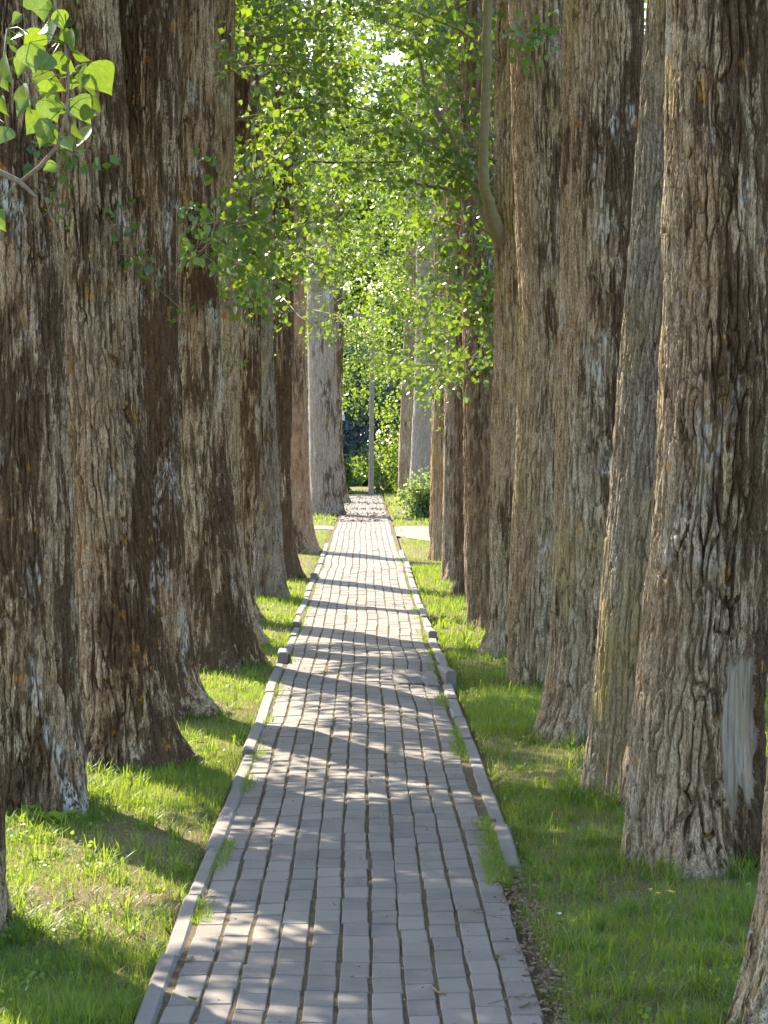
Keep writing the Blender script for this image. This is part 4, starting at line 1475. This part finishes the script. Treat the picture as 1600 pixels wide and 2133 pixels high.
def tufts(nt_, xr, yr, seed, label):
    rng = np.random.default_rng(seed)
    tx = rng.uniform(xr[0], xr[1], nt_ * 3)
    ty = rng.uniform(1 / yr[1], 1 / yr[0], nt_ * 3) ** -1.0
    dt = np.min(np.hypot(tx[:, None] - TREES[None, :, 0], ty[:, None] - TREES[None, :, 1]) - TREES[None, :, 2], axis=1)
    k = (dt > .02) & (rng.random(nt_ * 3) < np.where(dt < .25, .9, .22)) & ~((tx > -.66) & (tx < .64)) & ~((ty > 40) & (ty < 49))
    tx, ty, dt = tx[k][:nt_], ty[k][:nt_], dt[k][:nt_]
    m = 22
    x = np.repeat(tx, m) + rng.normal(size=len(tx) * m) * .018
    y = np.repeat(ty, m) + rng.normal(size=len(tx) * m) * .018
    n = len(x)
    h = np.repeat(rng.uniform(.06, .15, len(tx)), m) * rng.uniform(.5, 1.1, n)
    w = .0024 * rng.uniform(.7, 1.4, n) * np.sqrt(np.maximum(y, 8) / 8)
    a = rng.uniform(0, 6.283, n)
    ln = rng.uniform(.2, 1.3, n)
    dx, dy = np.cos(a), np.sin(a)
    z = gh(x, y) - .01
    hh = h / np.sqrt(1 + .6 * ln ** 2)

    def pt(t, s_):
        of = ln * hh * t ** 2
        return np.stack([x + dx * of - dy * w * s_, y + dy * of + dx * w * s_, z + hh * (t - .28 * ln * t ** 3)], 1)
    V = np.stack([pt(0, -1), pt(0, 1), pt(.4, .9), pt(.4, -.9), pt(.75, .6), pt(.75, -.6), pt(1, 0)], 1).reshape(-1, 3)
    b = np.arange(n) * 7
    Fc = np.concatenate([np.stack([b + i_ for i_ in q], 1) for q in ((0, 1, 2), (0, 2, 3), (3, 2, 4), (3, 4, 5), (5, 4, 6))])
    tag(link("grass_tufts", np_mesh("grass_tufts", V, Fc, M['grass'])), label, "grass", kind="stuff")


tufts(600, (-2.3, -.68), (6.3, 30), 201, "longer grass tufts among the mossy poplars")
tufts(900, (.62, 2.4), (6.3, 30), 202, "longer grass tufts among the lichened poplars")
# grass and moss in the paving joints
blades(20000, (.455, .545), (8.6, 40, True), (.022, .055), .0020, 8, 'grass', "joint_grass", "grass tufts between the pavers and the lichened-side kerb", lawn=False, dens=lambda x, y, p, d: (sstep(-.25, .25, vnoise(y * 1.6, 3, 1, 71) + (x - .50) * 5)) * .9)
blades(12000, (-.605, -.535), (8.0, 40, True), (.02, .05), .0020, 9, 'grass', "joint_grass", "grass tufts between the pavers and the mossy-side kerb", lawn=False, dens=lambda x, y, p, d: sstep(-.2, .3, vnoise(y * 1.5, 7, 2, 72) - (x + .57) * 5) * .9)

# small-leaved ground cover
rng = np.random.default_rng(91)
n = 30000
x = rng.uniform(-2.6, 2.8, n)
y = rng.uniform(1 / 26, 1 / 6.2, n) ** -1.0
pat = fbm(x * 1.7, y * 1.7, 9.1, 92, 3)
dt = np.min(np.hypot(x[:, None] - TREES[None, :, 0], y[:, None] - TREES[None, :, 1]) - TREES[None, :, 2], axis=1)
k = ~((x > -.70) & (x < .64)) & (dt > .03) & (rng.random(n) < np.clip(pat * 1.6, .02, 1))
x, y = x[k], y[k]
n = len(x)
P = np.stack([x, y, gh(x, y) + rng.uniform(.008, .045, n)], 1)
A = np.stack([rng.normal(size=n), rng.normal(size=n), rng.normal(size=n) * .25], 1)
V, Fc = leaves_arrays(P, A, rng.uniform(.010, .024, n), rng, LEAF4, LEAF4F)
o = link("ground_cover", np_mesh("ground_cover", V, Fc, M['weed']))
tag(o, "small-leaved clover and weeds spread through the grass", "ground cover", kind="stuff")

# bark crumbs, dry leaves and bits on the path edge and round the trunks
def litter(n, xr, yr, seed, name, label, size, zfun, keep=None, parent=None):
    rng = np.random.default_rng(seed)
    x = rng.uniform(*xr, n)
    y = rng.uniform(*yr, n)
    if keep is not None:
        k = keep(x, y, rng)
        x, y = x[k], y[k]
    n = len(x)
    P = np.stack([x, y, zfun(x, y) + rng.uniform(.001, .008, n)], 1)
    A = np.stack([rng.normal(size=n), rng.normal(size=n), rng.normal(size=n) * .18], 1)
    shp = LEAF4 * np.array([.45, 1, .8])
    V, Fc = leaves_arrays(P, A, size * rng.uniform(.4, 1.4, n), rng, shp, LEAF4F)
    o = link(name, np_mesh(name, V, Fc, M['litter']), parent)
    tag(o, label, "litter" if parent is None else None, kind="stuff")


litter(5200, (.40, .80), (6.3, 10.2), 95, "leaf_litter", "dry leaf and bark bits along the path's crumbled edge", .024, lambda x, y: np.where(x < .53, hz(x, y), gh(x, y) + .012),
       lambda x, y, r: r.random(len(x)) < np.exp(-((x - .565) / .05) ** 2))
litter(9000, (-2.0, 2.1), (6.3, 24), 96, "leaf_litter", "brown crumbs of bark round the trunk feet", .020, lambda x, y: gh(x, y) + .004,
       lambda x, y, r: (np.abs(x + .03) > .68) & (np.min(np.hypot(x[:, None] - TREES[None, :, 0], y[:, None] - TREES[None, :, 1]) - TREES[None, :, 2], axis=1) < .14 + .2 * r.random(len(x))))
litter(520, (-.57, .5), (6.3, 18), 97, "leaf_litter", "sparse dry crumbs scattered over the pavers", .012, lambda x, y: hz(x, y) + .002)

litter(1500, (-.66, .62), (50.5, 74), 98, "leaf_litter", "thick dry leaf litter over the path past the cross path", .075, lambda x, y: hz(x, y) + .003,
       lambda x, y, r: r.random(len(x)) < np.clip(.5 + .9 * vnoise(x * 1.2, y * .5, 0, 99), 0, 1))

# ------------------------------------------------------------------ single small things
def ground_pt(px, py, z=0.0):
    g = gnd(px, py)
    return g


for i, (pts, r, lb) in enumerate([([(903, 2068), (910, 2076), (918, 2080), (930, 2083)], .0035, "short curved grey twig lying on the pavers"),
                                  ([(1016, 2103), (1045, 2096), (1080, 2086)], .0014, "thin straight straw lying on the pavers"),
                                  ([(1082, 2112), (1092, 2108), (1104, 2102)], .005, "thick bark-covered stick end at the path's edge"),
                                  ([(985, 1910), (1000, 1912), (1012, 1909)], .0024, "small dark twig across a paver joint"),
                                  ([(386, 2013), (396, 2010), (402, 2002)], .006, "curled bark scrap beside the kerb"),
                                  ([(1014, 1917), (1030, 1919), (1046, 1922)], .0016, "pale forked straw beside the worn edge"),
                                  ([(450, 1778), (478, 1776), (535, 1777)], .0022, "thin dark stick lying in the shaded grass")]):
    G = Geo()
    w_ = []
    for (px, py) in pts:
        g = gnd(px, py)
        base = float(hz(g[0], g[1])) if -.6 < g[0] < .53 else float(gh(g[0], g[1])) + .012
        w_.append(np.array([g[0], g[1], base + r * 1.2]))
    o0 = w_[len(w_) // 2]
    G.tube([p - o0 for p in w_], [r * .8] + [r] * (len(w_) - 2) + [r * .6], 6)
    o = link("twig", G.mesh("twig", M['litter'], True), None, tuple(o0))
    tag(o, lb, "twig", "twigs and straws on the path")
for (px, py, mt, lb) in [(405, 2104, 'leaf', "fresh green leaf fallen on the pavers"), (436, 1870, 'straw', "crumpled tan dry leaf in the kerb joint"), (1045, 2005, 'leaf', "pointed green leaf at the worn path edge")]:
    g = gnd(px, py)
    me = big_leaf_mesh(int(px))
    me.materials[0] = M[mt]
    o = link("fallen_leaf", me, None, (g[0], g[1], float(hz(g[0], g[1])) + .008))
    o.scale = (.035,) * 3
    o.rotation_euler = (.15, .2, px * .7)
    tag(o, lb, "leaf", "fallen leaves on the paving")


def flower_plant(name, px, py, h, heads, mat, label, group=None, lsz=.03, nleaf=9, hr=.007):
    g = gnd(px, py)
    z = float(gh(g[0], g[1]))
    root = empty(name, (g[0], g[1], z - .01), label, "plant", group)
    r = random.Random(int(px * 3 + py))
    G = Geo()
    tips = []
    for k in range(heads):
        t = Vector((r.uniform(-.03, .03) * heads ** .5, r.uniform(-.03, .03), h * r.uniform(.75, 1.05)))
        G.tube([(0, 0, -.01), t * .5 + Vector((r.uniform(-.006, .006), 0, 0)), t], [.0016, .0013, .001], 4)
        tips.append(t)
    link("stem", G.mesh("stem", M['weed'], True), root)
    for t in tips:
        G = Geo()
        for k in range(6):
            a = k * math.pi / 3 + r.random()
            u = Vector((math.cos(a), math.sin(a), .45)).normalized()
            s = Vector((-math.sin(a), math.cos(a), 0))
            G.poly([t, t + u * hr + s * hr * .55, t + u * hr * 1.7, t + u * hr - s * hr * .55])
        G.tube([t - Vector((0, 0, hr * .3)), t + Vector((0, 0, hr * .2)), t + Vector((0, 0, hr * .7))], [hr * .4, hr * .55, hr * .2], 6)
        link("flower", G.mesh("flower", M[mat]), root)
    rng = np.random.default_rng(int(px))
    for k in range(nleaf):
        a = r.random() * 6.28
        p0 = Vector((math.cos(a), math.sin(a), 0)) * r.uniform(.01, .04) + Vector((0, 0, h * r.uniform(.1, .55)))
        lf = link("leaf", WL[k % 3], root)
        lf.location = p0
        lf.scale = (lsz * r.uniform(.7, 1.2),) * 3
        lf.rotation_euler = (r.uniform(-.2, .7), r.uniform(-.3, .3), a - math.pi / 2)
    return root


WL = []
for s in range(3):
    m_ = big_leaf_mesh(60 + s)
    m_.materials[0] = M['weed']
    WL.append(m_)
flower_plant("buttercup", 1388, 1905, .12, 4, 'yellow', "yellow-flowered buttercup in the grass before the stripped poplar", lsz=.03, nleaf=10)
flower_plant("clover_flower", 38, 1745, .08, 1, 'pink', "pink clover head at the dark poplar's foot", "clover heads in the grass", hr=.010)
flower_plant("clover_flower", 416, 1535, .06, 1, 'pink', "pink clover head beside the long surface root", "clover heads in the grass", hr=.008)
flower_plant("clover_flower", 1114, 1622, .06, 1, 'white', "white clover head in the grass beside the kerb", "clover heads in the grass", hr=.008)
flower_plant("clover_flower", 1178, 1925, .05, 1, 'white', "small white clover head in the shaded grass", "clover heads in the grass", hr=.007)


def weed(px, py, n, lsz, h, label, up=.6):
    g = gnd(px, py)
    root = empty("weed_plant", (g[0], g[1], float(gh(g[0], g[1])) - .01), label, "plant", "broad-leaved weeds at the trunk feet")
    r = random.Random(int(px * 7 + py))
    for k in range(n):
        a = r.random() * 6.28
        lf = link("leaf", WL[k % 3], root)
        q = r.uniform(.0, .05)
        lf.location = (math.cos(a) * q, math.sin(a) * q, r.uniform(.0, h))
        s = lsz * r.uniform(.6, 1.25)
        lf.scale = (s * .7, s, s)
        lf.rotation_euler = (r.uniform(.1, 1.0) * up, r.uniform(-.4, .4), a - math.pi / 2)
    return root


weed(62, 1700, 14, .045, .05, "lobed weed at the foot of the moss-blotched poplar")
weed(122, 1712, 9, .10, .03, "dock plant with long leaves by the moss-blotched poplar", .9)
weed(158, 1716, 16, .03, .05, "fine-leaved weed beside the dock plant")
weed(110, 1735, 12, .026, .02, "low creeping weed in front of the dock plant")
weed(425, 1640, 10, .024, .04, "small pale weed between poplar foot and kerb")
weed(210, 1590, 12, .028, .05, "pale weed between the two nearest mossy trunks")
weed(575, 1330, 14, .03, .05, "low clover patch beside the branch-stub poplar")
weed(1130, 1425, 9, .075, .06, "long-bladed weed at the olive-lichened poplar's foot", 1.3)
# dry stalks
for (px, py, h, lb) in [(268, 1690, .17, "dry pale seed stalk in sunlit grass between mossy trunks"), (483, 1385, .34, "tall brown dock seed stalk before the flared poplar"), (410, 1440, .20, "thin bent dry stalk beside the surface root")]:
    g = gnd(px, py)
    z = float(gh(g[0], g[1]))
    G = Geo()
    r = random.Random(int(px))
    pts = [Vector((0.10 * h * t * t, 0, h * t)) for t in (0, .3, .6, .8, 1)]
    G.tube(pts, [.002, .0018, .0015, .0012, .0008], 4)
    o = empty("dry_stalk", (g[0], g[1], z - .01), lb, "plant", "dry seed stalks in the grass")
    link("stem", G.mesh("stem", M['straw'], True), o)
    G = Geo()
    for k in range(16):
        t = r.uniform(.6, 1.0)
        c = Vector((0.10 * h * t * t, 0, h * t))
        a = r.random() * 6.28
        G.tube([c, c + Vector((math.cos(a) * .012, math.sin(a) * .012, .016))], [.002, .0028], 4)
    link("seed_head", G.mesh("seed_head", M['litter']), o)
